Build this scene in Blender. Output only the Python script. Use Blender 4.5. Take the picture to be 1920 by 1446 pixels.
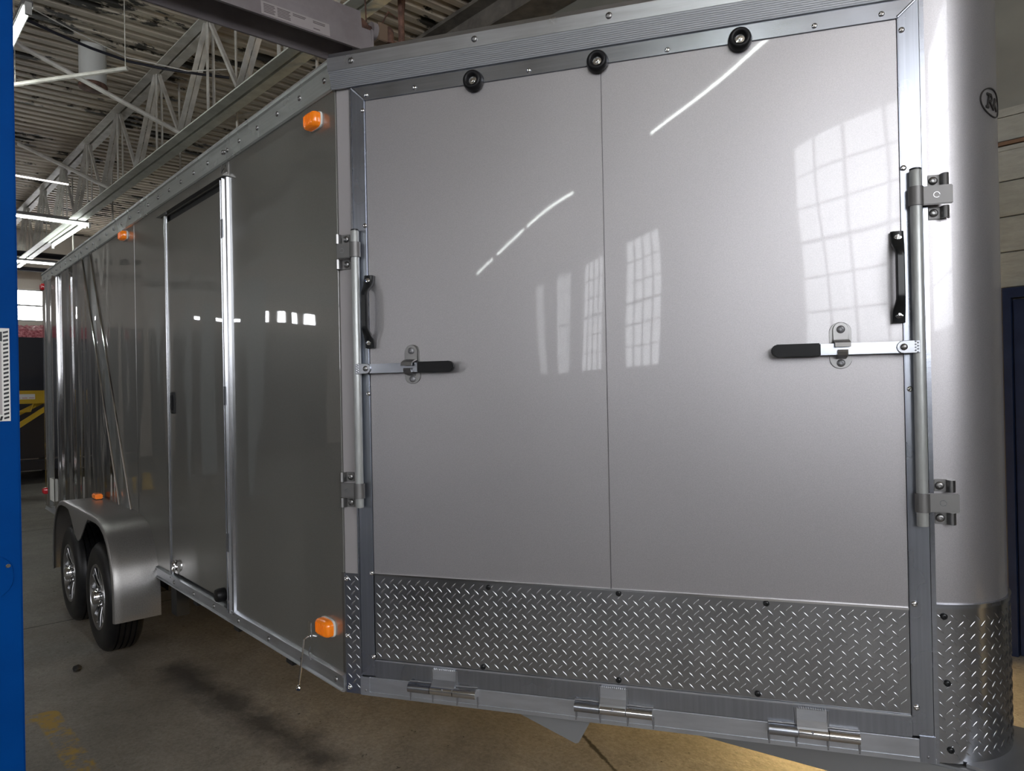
import bpy, bmesh, math, random
from mathutils import Matrix, Vector
for o in list(bpy.data.objects): bpy.data.objects.remove(o)
rnd = random.Random(7)
sc = bpy.context.scene
COL = sc.collection
R = math.radians

# ------------------------------------------------------------------ camera
CAM_POS = (2.349, -1.2825, 1.555)
YAW, PITCH, ROLL, FPX = R(137.92), R(0.21), R(-1.13), 1333.0
def cam_axes():
    f = Vector((math.cos(YAW)*math.cos(PITCH), math.sin(YAW)*math.cos(PITCH), math.sin(PITCH)))
    r0 = Vector((math.sin(YAW), -math.cos(YAW), 0)); u0 = r0.cross(f)
    r = r0*math.cos(ROLL) + u0*math.sin(ROLL); u = -r0*math.sin(ROLL) + u0*math.cos(ROLL)
    return r, u, f
cr, cu, cf = cam_axes()
cam = bpy.data.cameras.new('camera'); cam.sensor_fit = 'HORIZONTAL'; cam.sensor_width = 36
cam.lens = FPX/1920*36; cam.clip_start = 0.05; cam.clip_end = 200
camo = bpy.data.objects.new('camera', cam); COL.objects.link(camo)
M = Matrix((cr, cu, -cf)).transposed().to_4x4(); M.translation = CAM_POS; camo.matrix_world = M
sc.camera = camo
# ------------------------------------------------------------------ world and exposure
w = bpy.data.worlds.new('world'); sc.world = w; w.use_nodes = True
w.node_tree.nodes['Background'].inputs[0].default_value = (0.75, 0.85, 1.0, 1)
w.node_tree.nodes['Background'].inputs[1].default_value = 0.6
vs = sc.view_settings; vs.view_transform = 'Standard'; vs.look = 'None'; vs.gamma = 1; vs.use_curve_mapping = False
vs.exposure = 0.62
# strengths of the hall lights, with the added side fill
DAY_FRONT, DAY_BACK, SIDE_FILL, TUBE, WARM = 5.5, 14.0, 5.0, 25.0, 52.0

# ------------------------------------------------------------------ helpers
WM = {}
def link(o, Mx, parent):
    COL.objects.link(o)
    if parent is not None:
        o.parent = parent; o.matrix_parent_inverse = WM[parent.name].inverted()
    o.matrix_basis = Mx; WM[o.name] = Mx
    return o
def meta(o, label=None, cat=None, group=None, kind=None):
    if label: o['label'] = label
    if cat: o['category'] = cat
    if group: o['group'] = group
    if kind: o['kind'] = kind
    return o
def fin(bm, name, mat, parent=None, smooth=False, bevel=0, seg=2, auto=None):
    """bm in world coordinates -> one mesh object centred on its own bounds"""
    if bevel: bmesh.ops.bevel(bm, geom=bm.edges[:], offset=bevel, segments=seg, affect='EDGES', clamp_overlap=True)
    bmesh.ops.recalc_face_normals(bm, faces=bm.faces)
    xs = [v.co for v in bm.verts]
    lo = Vector([min(c[i] for c in xs) for i in range(3)]); hi = Vector([max(c[i] for c in xs) for i in range(3)])
    c = (lo+hi)/2
    for v in bm.verts: v.co -= c
    me = bpy.data.meshes.new(name); bm.to_mesh(me); bm.free()
    if smooth:
        for p in me.polygons: p.use_smooth = True
        me.set_sharp_from_angle(angle=R(auto or 35))
    me.materials.append(MAT[mat])
    return link(bpy.data.objects.new(name, me), Matrix.Translation(c), parent)
def inst(name, me, Mx, parent):
    return link(bpy.data.objects.new(name, me), Mx, parent)
def empty(name, loc):
    e = bpy.data.objects.new(name, None); e.empty_display_size = 0.1
    return link(e, Matrix.Translation(loc), None)
B = bmesh.new
ID = lambda a, b, c: (a, b, c)
def bx(bm, m, a0, a1, b0, b1, c0, c1):
    v = [bm.verts.new(m(a, b, c)) for a in (a0, a1) for b in (b0, b1) for c in (c0, c1)]
    for q in ((0,1,3,2),(4,6,7,5),(0,4,5,1),(2,3,7,6),(0,2,6,4),(1,5,7,3)): bm.faces.new([v[i] for i in q])
    return bm
def prism(bm, m, pts, c0, c1):
    n = len(pts); A = [bm.verts.new(m(a, b, c0)) for a, b in pts]; Bv = [bm.verts.new(m(a, b, c1)) for a, b in pts]
    bm.faces.new(A); bm.faces.new(Bv)
    for i in range(n): bm.faces.new((A[i], A[(i+1) % n], Bv[(i+1) % n], Bv[i]))
    return bm
def basis(ax):
    ax = Vector(ax).normalized(); t = Vector((0,0,1)) if abs(ax.z) < .9 else Vector((1,0,0))
    u = ax.cross(t).normalized(); return ax, u, ax.cross(u)
def lathe(bm, org, ax, prof, seg=20, cap=True):
    a, u, v = basis(ax); org = Vector(org); rings = []
    for r, h in prof:
        rings.append([bm.verts.new(org + a*h + (u*math.cos(2*math.pi*k/seg) + v*math.sin(2*math.pi*k/seg))*max(r, 1e-5)) for k in range(seg)])
    for A, C in zip(rings, rings[1:]):
        for k in range(seg): bm.faces.new((A[k], A[(k+1) % seg], C[(k+1) % seg], C[k]))
    if cap: bm.faces.new(rings[0]); bm.faces.new(rings[-1])
    return bm
def cyl(bm, p0, p1, r, seg=12, r2=None):
    p0, p1 = Vector(p0), Vector(p1); d = p1-p0
    return lathe(bm, p0, d, [(r, 0), (r if r2 is None else r2, d.length)], seg)
def path(bm, pts, r, seg=8, flat=None):
    pts = [Vector(q) for q in pts]; rings = []; pu = None
    for i, q in enumerate(pts):
        d = (pts[min(i+1, len(pts)-1)] - pts[max(i-1, 0)]).normalized()
        if pu is None: _, u, v = basis(d)
        else: u = (pu - d*pu.dot(d)).normalized(); v = d.cross(u)
        pu = u
        rings.append([bm.verts.new(q + u*math.cos(2*math.pi*k/seg)*r + v*math.sin(2*math.pi*k/seg)*r) for k in range(seg)])
    for A, C in zip(rings, rings[1:]):
        for k in range(seg): bm.faces.new((A[k], A[(k+1) % seg], C[(k+1) % seg], C[k]))
    bm.faces.new(rings[0]); bm.faces.new(rings[-1]); return bm
def bar(bm, p0, p1, w, h, up=(0,0,1)):
    p0, p1 = Vector(p0), Vector(p1); d = (p1-p0).normalized(); s = d.cross(Vector(up))
    if s.length < 1e-4: s = Vector((1,0,0))
    s.normalize(); u = s.cross(d)
    L = (p1-p0).length
    return bx(bm, lambda a, b, c: p0 + d*a + s*b + u*c, 0, L, -w/2, w/2, -h/2, h/2)
# trailer frames: F = slanted nose face (t along, z up, o out), S = side wall (s along, z, o out), N = round nose
BETA = R(30.79); cb, sb = math.cos(BETA), math.sin(BETA)
F = lambda t, z, o=0: Vector((t*cb + o*sb, t*sb - o*cb, z))
S = lambda s, z, o=0: Vector((s, -o, z))
TN, RN = 1.907, 0.245
NC = Vector((TN*cb - RN*sb, TN*sb + RN*cb, 0)); YC = NC.y
def N(a, z, o=0):
    if a < 0: return F(TN+a, z, o)
    ph = -math.pi/2 + BETA + a/RN
    return Vector((NC.x + (RN+o)*math.cos(ph), NC.y + (RN+o)*math.sin(ph), z))
ARC = RN*(math.pi - 2*BETA)
MF = lambda t, z, o=0: Matrix.Translation(F(t, z, o)) @ Matrix(((cb, 0, sb), (sb, 0, -cb), (0, 1, 0))).to_4x4()
MS = lambda s, z, o=0: Matrix.Translation(S(s, z, o)) @ Matrix(((1, 0, 0), (0, 0, -1), (0, 1, 0))).to_4x4()
def MN(a, z, o=0):
    ph = -math.pi/2 + BETA + a/RN; n = Vector((math.cos(ph), math.sin(ph), 0)); x = Vector((-n.y, n.x, 0))
    return Matrix.Translation(N(a, z, o)) @ Matrix(((x.x, 0, n.x), (x.y, 0, n.y), (0, 1, 0))).to_4x4()

# ------------------------------------------------------------------ materials
MAT = {}
def mat(name, col, metal=0, rough=.5, coat=0, crough=.03, emit=0, ecol=None, spec=.5, build=None, alpha=1, trans=0, ior=1.45):
    m = bpy.data.materials.new(name); m.use_nodes = True; nt = m.node_tree; p = nt.nodes['Principled BSDF']
    p.inputs['Base Color'].default_value = (*col, 1); p.inputs['Metallic'].default_value = metal
    p.inputs['Roughness'].default_value = rough; p.inputs['Coat Weight'].default_value = coat
    p.inputs['Coat Roughness'].default_value = crough; p.inputs['Specular IOR Level'].default_value = spec
    p.inputs['Transmission Weight'].default_value = trans; p.inputs['IOR'].default_value = ior
    if emit:
        p.inputs['Emission Color'].default_value = (*(ecol or col), 1); p.inputs['Emission Strength'].default_value = emit
    if build: build(nt, p)
    MAT[name] = m; return m
def nn(nt, t, **k):
    n = nt.nodes.new(t)
    for a, v in k.items(): setattr(n, a, v)
    return n
def coords(nt, scale=(1,1,1), kind='Object', rot=(0,0,0), geo=False):
    mp = nn(nt, 'ShaderNodeMapping'); mp.inputs['Scale'].default_value = scale; mp.inputs['Rotation'].default_value = rot
    if geo: nt.links.new(nn(nt, 'ShaderNodeNewGeometry').outputs['Position'], mp.inputs[0])
    else: nt.links.new(nn(nt, 'ShaderNodeTexCoord').outputs[kind], mp.inputs[0])
    return mp.outputs[0]
def noise(nt, vec, scale, detail=3, rough=.55, out='Fac'):
    n = nn(nt, 'ShaderNodeTexNoise'); n.inputs['Scale'].default_value = scale; n.inputs['Detail'].default_value = detail
    n.inputs['Roughness'].default_value = rough; nt.links.new(vec, n.inputs['Vector']); return n.outputs[out]
def ramp(nt, fac, stops):
    r = nn(nt, 'ShaderNodeValToRGB'); e = r.color_ramp.elements
    while len(e) < len(stops): e.new(.5)
    for el, (p_, c) in zip(e, stops): el.position = p_; el.color = c if len(c) == 4 else (*c, 1)
    nt.links.new(fac, r.inputs[0]); return r.outputs[0]
def mixc(nt, fac, a, b, mode='MIX'):
    m = nn(nt, 'ShaderNodeMix', data_type='RGBA', blend_type=mode)
    for s, v in ((m.inputs[0], fac), (m.inputs[6], a), (m.inputs[7], b)):
        if hasattr(v, 'is_output'): nt.links.new(v, s)
        else: s.default_value = v if isinstance(v, (int, float)) else ((*v, 1) if len(v) == 3 else v)
    return m.outputs[2]
def mth(nt, op, a, b=None, c=None):
    m = nn(nt, 'ShaderNodeMath', operation=op)
    for s, v in zip(m.inputs, (a, b, c)):
        if v is None: continue
        if hasattr(v, 'is_output'): nt.links.new(v, s)
        else: s.default_value = v
    return m.outputs[0]
def bump(nt, p, h, dist, strength=1, coat=True):
    b_ = nn(nt, 'ShaderNodeBump'); b_.inputs['Strength'].default_value = strength; b_.inputs['Distance'].default_value = dist
    nt.links.new(h, b_.inputs['Height']); nt.links.new(b_.outputs[0], p.inputs['Normal'])
    if coat: nt.links.new(b_.outputs[0], p.inputs['Coat Normal'])
def wavy(sx, sz, dist, flake=True, base=(.3,.29,.28), amt=.06):
    def f(nt, p):
        v = coords(nt, (sx, sx, sz), geo=True); n = noise(nt, v, 1.0, 1.0, .4)
        bump(nt, p, n, dist)
        fl = noise(nt, coords(nt, (1,1,1), geo=True), 420, 1, .5)
        lo = tuple(c*(1-amt) for c in base); hi = tuple(c*(1+amt) for c in base)
        nt.links.new(ramp(nt, fl, [(.35, lo), (.65, hi)]), p.inputs['Base Color'])
    return f
def brushed(base, vert=True, amt=.18, rlo=.2, rhi=.38, scale=(60, 60, 1.2)):
    def f(nt, p):
        n = noise(nt, coords(nt, scale, geo=True), 1.5, 4, .6)
        big = noise(nt, coords(nt, (3, 3, 2.2), geo=True), 1.2, 3, .6)
        nt.links.new(mixc(nt, .5, ramp(nt, n, [(.3, tuple(c*(1-amt) for c in base)), (.7, tuple(min(1, c*(1+amt)) for c in base))]),
                          ramp(nt, big, [(.3, tuple(c*(1-amt) for c in base)), (.7, base)])), p.inputs['Base Color'])
        mr = nn(nt, 'ShaderNodeMapRange'); mr.inputs[3].default_value = rlo; mr.inputs[4].default_value = rhi
        nt.links.new(big, mr.inputs[0]); nt.links.new(mr.outputs[0], p.inputs['Roughness'])
    return f
def mottled(c1, c2, scale, rough=None, bmp=0, detail=5, stretch=(1,1,1)):
    def f(nt, p):
        n = noise(nt, coords(nt, stretch, geo=True), scale, detail, .6)
        nt.links.new(ramp(nt, n, [(.35, c1), (.65, c2)]), p.inputs['Base Color'])
        if bmp: bump(nt, p, n, bmp, coat=False)
    return f
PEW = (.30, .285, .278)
mat('pewter_face_paint', PEW, .85, .42, .55, .025, build=wavy(1.6, 1.1, .006, base=(.455, .44, .448)))  # lit copy of the one pewter
mat('pewter_side_paint', PEW, .55, .36, 1, .02, build=wavy(2.2, .55, .012, base=(.235, .23, .215)))  # same pewter as the nose, shade of the side put into its colour
mat('slash_silver_paint', (.42,.44,.44), .6, .3, 1, .02, build=wavy(3.8, .3, .045, base=(.24, .255, .255)))
mat('charcoal_side_paint', (.06,.06,.065), .5, .3, 1, .015, build=wavy(4.5, .3, .05, base=(.022, .022, .024)))
mat('fender_paint', PEW, .7, .33, 0, .1, build=mottled((.27,.26,.25), (.33,.32,.31), 180))
mat('corner_post_paint', (.36,.34,.34), .2, .45)
mat('frame_aluminum', (.55,.56,.59), 1, .3, build=brushed((.43,.455,.51), scale=(60, 60, 1.5)))
mat('frame_rail_aluminum', (.6,.61,.64), 1, .25, build=brushed((.50,.525,.585), scale=(3, 3, 70), rlo=.14, rhi=.34))
mat('fascia_aluminum', (.66,.66,.66), 1, .3, build=brushed((.62,.635,.67), scale=(3, 3, 60), rlo=.22, rhi=.38))
mat('ribbed_aluminum', (.46,.475,.50), 1, .45)
mat('side_rail_aluminum', (.62,.66,.66), .65, .26, build=brushed((.66,.70,.69), scale=(2, 2, 60), rlo=.18, rhi=.34))
mat('mill_aluminum', (.62,.64,.67), 1, .42, build=brushed((.60,.62,.66), scale=(4, 4, 25), rlo=.35, rhi=.5))
mat('tread_plate', (.5,.51,.53), 1, .24, build=brushed((.47,.48,.505), scale=(6, 6, 6), rlo=.16, rhi=.30))
mat('tread_lug', (.50,.51,.53), 1, .26)
mat('cast_steel', (.22,.215,.21), .8, .5)
mat('emblem_black', (.02,.018,.017), 0, .4)
mat('polished_aluminum', (.75,.75,.76), 1, .08)
mat('hinge_aluminum', (.45,.46,.48), 1, .22)
mat('zinc_steel', (.58,.58,.58), 1, .33, build=brushed((.34,.335,.33), scale=(8,8,8), rlo=.30, rhi=.45))
mat('galvanized_rod', (.62,.64,.64), .6, .45, build=brushed((.60,.62,.61), scale=(40, 40, 10), rlo=.38, rhi=.5))
mat('chrome', (.8,.8,.8), 1, .08)
mat('weld', (.28,.28,.29), .8, .5)
mat('black_rubber', (.009,.009,.010), 0, .42, spec=.3)
mat('black_plastic', (.01,.011,.012), 0, .3)
mat('dark_gap', (.02,.02,.02), 0, .7)
mat('amber_lens', (.9,.22,.01), 0, .15, 1, .03, emit=.12, ecol=(.9,.2,.0))
mat('red_lens', (.5,.01,.02), 0, .15, 1, .03)
mat('white_plastic', (.75,.74,.7), 0, .5)
mat('tire_rubber', (.007,.007,.008), 0, .38, spec=.35, build=mottled((.005,.005,.006), (.010,.010,.011), 30))
mat('rim_machined', (.42,.42,.43), 1, .28)
mat('rim_black', (.03,.03,.032), .6, .3)
mat('roof_skin', (.5,.5,.5), .8, .4)
mat('underbody', (.03,.03,.03), .3, .6)
mat('steel_tongue', (.35,.36,.37), .7, .45)
mat('truss_paint', (.45,.44,.41), 0, .55, build=mottled((.36,.335,.30), (.56,.54,.50), 5, detail=8))
mat('bright_chord_paint', (.5,.52,.46), 0, .55, build=mottled((.58,.59,.53), (.76,.78,.71), 6, detail=8))
mat('heater_grey', (.3,.27,.28), .1, .5, build=mottled((.25,.22,.23), (.34,.31,.32), 3))
mat('rusty_pipe', (.16,.08,.06), .2, .7, build=mottled((.08,.045,.035), (.22,.12,.09), 14))
mat('brass_box', (.25,.18,.13), .3, .5)
mat('beam_brown', (.16,.145,.125), 0, .6, build=mottled((.10,.09,.08), (.2,.18,.155), 5, detail=8))
mat('tube_dim', (1,1,1), 0, .5, emit=2.0, ecol=(1.0,.9,.88))
mat('dark_overhead_door', (.07,.068,.066), 0, .5)
mat('paper_label', (.42,.38,.38), 0, .6)
mat('print_grey', (.16,.14,.14), 0, .6)
mat('cable_black', (.012,.012,.02), 0, .5)
mat('block_paint', (.42,.42,.38), 0, .5, build=mottled((.27,.265,.23), (.34,.335,.295), 9, bmp=.004, detail=9, stretch=(1, 1, 3)))
mat('mortar', (.12,.11,.10), 0, .9)
mat('plaster', (.42,.42,.38), 0, .7, build=mottled((.19,.185,.16), (.23,.225,.195), 1.6))
mat('brown_trim', (.16,.09,.05), 0, .6)
mat('wall_dark', (.30,.30,.29), 0, .7, build=mottled((.24,.24,.23), (.34,.34,.33), 1.2))
mat('wall_cream', (.55,.48,.42), 0, .7, build=mottled((.46,.40,.35), (.60,.54,.48), .8))
mat('navy_door_paint', (.012,.022,.06), 0, .35, build=mottled((.010,.018,.05), (.016,.028,.07), 5))
mat('lift_blue', (.0,.05,.24), 0, .55, spec=.05, build=mottled((.0,.047,.23), (.0,.055,.26), 4))
mat('yellow_paint', (.60,.38,.02), 0, .4)
mat('navy_body', (.012,.013,.02), 0, .3)
mat('red_tarp', (.35,.02,.05), 0, .4, build=mottled((.22,.01,.03), (.65,.25,.28), 22, bmp=.03))
mat('banner_white', (.55,.55,.52), 0, .6)
mat('sign_ink', (.12,.12,.14), 0, .6)
mat('grey_column', (.30,.33,.34), 0, .4)
mat('rubble', (.015,.014,.013), 0, .8)
mat('window_frame_paint', (.25,.25,.24), 0, .5)
mat('daylight_front', (.9,.9,.92), 0, .5, emit=DAY_FRONT, ecol=(.93,.95,1.0))
mat('daylight_back', (.9,.9,.92), 0, .5, emit=DAY_BACK, ecol=(.97,.98,1.0))
mat('daylight_side', (.9,.9,.92), 0, .5, emit=SIDE_FILL, ecol=(.95,.96,1.0))
mat('tube_glow', (1,1,1), 0, .5, emit=TUBE, ecol=(.93,1.0,.96))
mat('warm_daylight', (1,.9,.7), 0, .5, emit=WARM, ecol=(1.0,.67,.27))
mat('fixture_white', (.55,.55,.53), 0, .5)
mat('fixture_grey', (.16,.155,.15), 0, .6)
mat('wainscot', (.045,.04,.038), 0, .5)
mat('locker_grey', (.05,.048,.05), 0, .4)
mat('post_white', (.6,.57,.52), 0, .5)

def deck_mat(nt, p):
    v = coords(nt, (1.1, .45, 1), geo=True); n = noise(nt, v, 2.3, 9, .68)
    streak = noise(nt, coords(nt, (9, .35, 1), geo=True), 1.2, 5, .6)
    base = ramp(nt, streak, [(.3, (.31,.26,.20)), (.5, (.48,.42,.335)), (.7, (.61,.545,.445))])
    peel = ramp(nt, n, [(.56, (0,0,0)), (.585, (1,1,1))])
    nt.links.new(mixc(nt, peel, base, (.03,.027,.022)), p.inputs['Base Color'])
mat('deck_paint', (.35,.32,.27), 0, .6, build=deck_mat)

X0, X1, Y0, Y1, ZC, G = -18.0, 7.0, -24.0, 3.685, 5.55, -.06
KG = 1.0386
gx = lambda x: CAM_POS[0] + (x-CAM_POS[0])*KG
gy = lambda y: CAM_POS[1] + (y-CAM_POS[1])*KG
gz = lambda z: CAM_POS[2] + (z-CAM_POS[2])*KG
def floor_mat(nt, p):
    pos = coords(nt, (1,1,1), geo=True); sep = nn(nt, 'ShaderNodeSeparateXYZ'); nt.links.new(pos, sep.inputs[0])
    X, Y = sep.outputs[0], sep.outputs[1]
    big = noise(nt, pos, .9, 4, .6); mid = noise(nt, pos, 4.5, 8, .65); fine = noise(nt, pos, 60, 4, .7)
    c = ramp(nt, mid, [(.3, (.19,.175,.155)), (.5, (.30,.278,.248)), (.72, (.39,.365,.33))])
    c = mixc(nt, .55, c, ramp(nt, fine, [(.3, (.13,.12,.107)), (.7, (.41,.385,.345))]))
    c = mixc(nt, ramp(nt, big, [(.4, (.45,.45,.45)), (.62, (0,0,0))]), c, (.10,.093,.085))
    # pits
    pit = ramp(nt, noise(nt, pos, 26, 6, .7), [(.665, (0,0,0)), (.69, (1,1,1))])
    c = mixc(nt, pit, c, (.04,.037,.033))
    def seg(ax, ay, bx_, by, wd, soft, wob=.25, ns=3.0):
        # distance to a line segment, disturbed by noise
        ax, bx_, ay, by = gx(ax), gx(bx_), gy(ay), gy(by)
        nz = mth(nt, 'MULTIPLY', mth(nt, 'SUBTRACT', noise(nt, pos, ns, 6, .7), .5), wob)
        dx, dy = bx_-ax, by-ay; L2 = dx*dx + dy*dy
        px_, py_ = mth(nt, 'SUBTRACT', X, ax), mth(nt, 'SUBTRACT', Y, ay)
        t = nn(nt, 'ShaderNodeMath', operation='ADD', use_clamp=True)
        nt.links.new(mth(nt, 'MULTIPLY', px_, dx/L2), t.inputs[0]); nt.links.new(mth(nt, 'MULTIPLY', py_, dy/L2), t.inputs[1])
        ex = mth(nt, 'SUBTRACT', px_, mth(nt, 'MULTIPLY', t.outputs[0], dx)); ey = mth(nt, 'SUBTRACT', py_, mth(nt, 'MULTIPLY', t.outputs[0], dy))
        d = mth(nt, 'SQRT', mth(nt, 'ADD', mth(nt, 'MULTIPLY', ex, ex), mth(nt, 'MULTIPLY', ey, ey)))
        d = mth(nt, 'ADD', d, nz)
        mr = nn(nt, 'ShaderNodeMapRange'); mr.inputs[1].default_value = wd; mr.inputs[2].default_value = wd+soft
        mr.inputs[3].default_value = 1; mr.inputs[4].default_value = 0; nt.links.new(d, mr.inputs[0]); return mr.outputs[0]
    # yellow bay marking, worn
    wear = ramp(nt, noise(nt, pos, 9, 9, .75), [(.44, (1,1,1)), (.54, (0,0,0))])
    for s_ in (seg(-1.78, -.66, .6, -.60, .045, .012, .02, 20), seg(-1.78, -.66, -1.86, -1.6, .045, .012, .02, 20)):
        c = mixc(nt, mth(nt, 'MULTIPLY', s_, wear), c, (.40,.26,.05))
    # oily drag mark
    oil = seg(-1.95, -.02, -.45, .12, .02, .14, .30, 5)
    c = mixc(nt, mth(nt, 'MULTIPLY', oil, .8), c, (.045,.043,.043))
    oil2 = seg(-2.6, .0, -2.2, -.3, .02, .22, .3, 4); c = mixc(nt, mth(nt, 'MULTIPLY', oil2, .55), c, (.07,.065,.06))
    # joints and a crack
    for s_ in (seg(-3.42, -6, -3.42, 3.4, .004, .006, .01, 8), seg(-.15, 1.2, .9, .75, .004, .008, .05, 6), seg(-12, -2.2, 6, -2.35, .005, .008, .01, 5), seg(-7.6, -9, -7.6, 3.4, .005, .008, .01, 5)):
        c = mixc(nt, s_, c, (.025,.022,.02))
    nt.links.new(c, p.inputs['Base Color'])
    bump(nt, p, mid, .006, coat=False)
    rr = nn(nt, 'ShaderNodeMapRange'); rr.inputs[3].default_value = .42; rr.inputs[4].default_value = .75
    nt.links.new(big, rr.inputs[0]); nt.links.new(rr.outputs[0], p.inputs['Roughness'])
mat('concrete', (.2,.19,.17), 0, .6, build=floor_mat)

# ------------------------------------------------------------------ the hall
def struct(o): o['kind'] = 'structure'; return o
struct(fin(bx(B(), ID, X0-.2, X1+.2, Y0-.2, Y1+.2, -.25, G), 'floor', 'concrete'))
# corrugated steel deck
bm = B(); per = .19; n = int((X1-X0+.4)/per); prof = []
for i in range(n):
    x = X0-.2 + i*per; prof += [(x, ZC+.06), (x+.07, ZC+.06), (x+.085, ZC), (x+.175, ZC)]
prof.append((X1+.2, ZC+.06))
A = [bm.verts.new((x, Y0-.2, z)) for x, z in prof]; C2 = [bm.verts.new((x, Y1+.2, z)) for x, z in prof]
A2 = [bm.verts.new((x, Y0-.2, ZC+.12)) for x in (prof[0][0], prof[-1][0])]; C3 = [bm.verts.new((x, Y1+.2, ZC+.12)) for x in (prof[0][0], prof[-1][0])]
for i in range(len(A)-1): bm.faces.new((A[i], A[i+1], C2[i+1], C2[i]))
bm.faces.new((A2[0], C3[0], C3[1], A2[1]))
struct(fin(bm, 'ceiling', 'deck_paint'))
def wall_with_openings(name, m, a0, a1, z0, z1, th, holes, matn):
    """m(a,z,o); holes = [(a0,a1,z0,z1)] not overlapping in a"""
    bm = B(); cur = a0
    for h0, h1, hz0, hz1 in sorted(holes):
        bx(bm, m, cur, h0, z0, z1, 0, th)
        if hz0 > z0: bx(bm, m, h0, h1, z0, hz0, 0, th)
        bx(bm, m, h0, h1, hz1, z1, 0, th); cur = h1
    bx(bm, m, cur, a1, z0, z1, 0, th)
    return struct(fin(bm, name, matn))
win_n = [0]
def window(m, a0, a1, z0, z1, nx, nz, glow, fw=.05, mw=.03):
    win_n[0] += 1
    bm = B()
    bx(bm, m, a0, a1, z0, z0+fw, .02, .12); bx(bm, m, a0, a1, z1-fw, z1, .02, .12)
    bx(bm, m, a0, a0+fw, z0+fw, z1-fw, .02, .12); bx(bm, m, a1-fw, a1, z0+fw, z1-fw, .02, .12)
    dx, dz = (a1-a0-2*fw)/nx, (z1-z0-2*fw)/nz
    for i in range(1, nx): bx(bm, m, a0+fw+i*dx-mw/2, a0+fw+i*dx+mw/2, z0+fw, z1-fw, .04, .09)
    for k in range(1, nz):
        ww = mw*(1.9 if k == nz//2 else 1)
        bx(bm, m, a0+fw, a1-fw, z0+fw+k*dz-ww/2, z0+fw+k*dz+ww/2, .045, .085)
    fr = struct(fin(bm, 'window_%d' % win_n[0], 'window_frame_paint'))
    pm = None
    for i in range(nx):
        for k in range(nz):
            if pm is None:
                o = fin(bx(B(), m, a0+fw+i*dx+mw/2, a0+fw+(i+1)*dx-mw/2, z0+fw+k*dz+mw/2, z0+fw+(k+1)*dz-mw/2, .07, .078), 'pane', glow, fr)
                pm = o.data; c0 = m(a0+fw+dx/2, z0+fw+dz/2, 0)
            else:
                d = Vector(m(a0+fw+(i+.5)*dx, z0+fw+(k+.5)*dz, 0)) - Vector(c0)
                inst('pane', pm, Matrix.Translation(WM[o.name].translation + d), fr)
# front wall (behind the photographer): tall steel sash windows
MX1 = lambda a, z, o: Vector((X1+o, a, z)); MX0 = lambda a, z, o: Vector((X0-o, a, z))
MY1 = lambda a, z, o: Vector((a, Y1+o, z)); MY0 = lambda a, z, o: Vector((a, Y0-o, z))
fw_ = [(-3.1, -.3, 2.0, 5.25), (-7.1, -4.0, 2.0, 5.25), (-14.3, -12.3, 2.0, 5.25), (-17.2, -15.6, 2.0, 5.25), (-19.4, -18.1, 2.0, 5.25), (-21.6, -20.5, 2.0, 5.25)]
wall_with_openings('wall_front', MX1, Y0, Y1, G, ZC+.1, .2, fw_, 'wall_dark')
for (a0, a1, z0, z1) in fw_: window(MX1, a0, a1, z0, z1, 5 if a1-a0 > 2.5 else 4, 6, 'daylight_front')
struct(fin(bx(B(), MX1, Y0+.01, Y1-.01, G, 1.9, -.03, .0), 'trim_2', 'wainscot'))  # dark band added along the unseen wall foot to darken low reflections
bw_ = [(.6, 2.7, 3.38, 4.15), (-6.62, -5.75, 3.58, 3.74), (-7.75, -6.7, 3.58, 3.98), (-8.75, -8.25, 3.58, 3.98)]
wall_with_openings('wall_back', MX0, Y0, Y1, G, ZC+.1, .2, bw_, 'wall_cream')
for (a0, a1, z0, z1) in bw_: window(MX0, a0, a1, z0, z1, 3 if a0 > 0 else 1, 2 if a0 > 0 else 1, 'daylight_back', .03, .02)
sw_ = [(-15.0, -9.0, 2.6, 4.6), (-6.0, 0.0, 2.6, 4.6)]  # window bands added in the unseen right wall as ambient fill
wall_with_openings('wall_right', MY0, X0, X1, G, ZC+.1, .2, sw_, 'wall_dark')
for (a0, a1, z0, z1) in sw_: window(MY0, a0, a1, z0, z1, 8, 4, 'daylight_side')
# left wall beside the trailer: plaster over painted block, navy door, a low warm opening shaped to light the floor
dh = [(-.45, .55, .08, .75)]
wall_with_openings('wall_left', MY1, X0, X1, G, ZC+.1, .2, dh, 'plaster')
WL = bpy.data.objects['wall_left']
window(MY1, -.45, .55, .08, .75, 3, 1, 'warm_daylight')
# painted blocks in view of the photograph
bwid, bh = .40, .2*KG
zc = 2.065; row = 0
rows = [gz(2.066+.2*i) for i in range(4)]
blk = None
for r_i, z0 in enumerate(rows):
    x = .25 if r_i % 2 else -.07
    while x < 3.6:
        bm = bx(B(), MY1, x+.003, x+bwid-.003, z0+.003, z0+bh-.003, -.018, .0)
        if blk is None: o = fin(bm, 'block', 'block_paint', WL, bevel=.003, seg=1); blk = o.data; c0 = WM[o.name].translation.copy(); p0 = (x, z0)
        else:
            bm.free(); inst('block', blk, Matrix.Translation(c0 + Vector((x-p0[0], 0, z0-p0[1]))), WL)
        x += bwid
for x in [.25 + .4*i for i in range(9)]:
    fin(bx(B(), MY1, x+.003, x+.397, gz(2.895), gz(3.028), -.018, 0), 'block', 'block_paint', WL, bevel=.003, seg=1)
fin(bx(B(), MY1, 0, 3.8, gz(3.03), gz(3.075), -.022, 0), 'ledge', 'block_paint', WL)
fin(bx(B(), MY1, 0, 3.8, gz(2.868), gz(2.888), -.03, 0), 'trim_strip', 'brown_trim', WL)
fin(bx(B(), MY1, 0, 3.8, gz(2.838), gz(2.862), -.024, 0), 'trim_strip', 'block_paint', WL)
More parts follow.
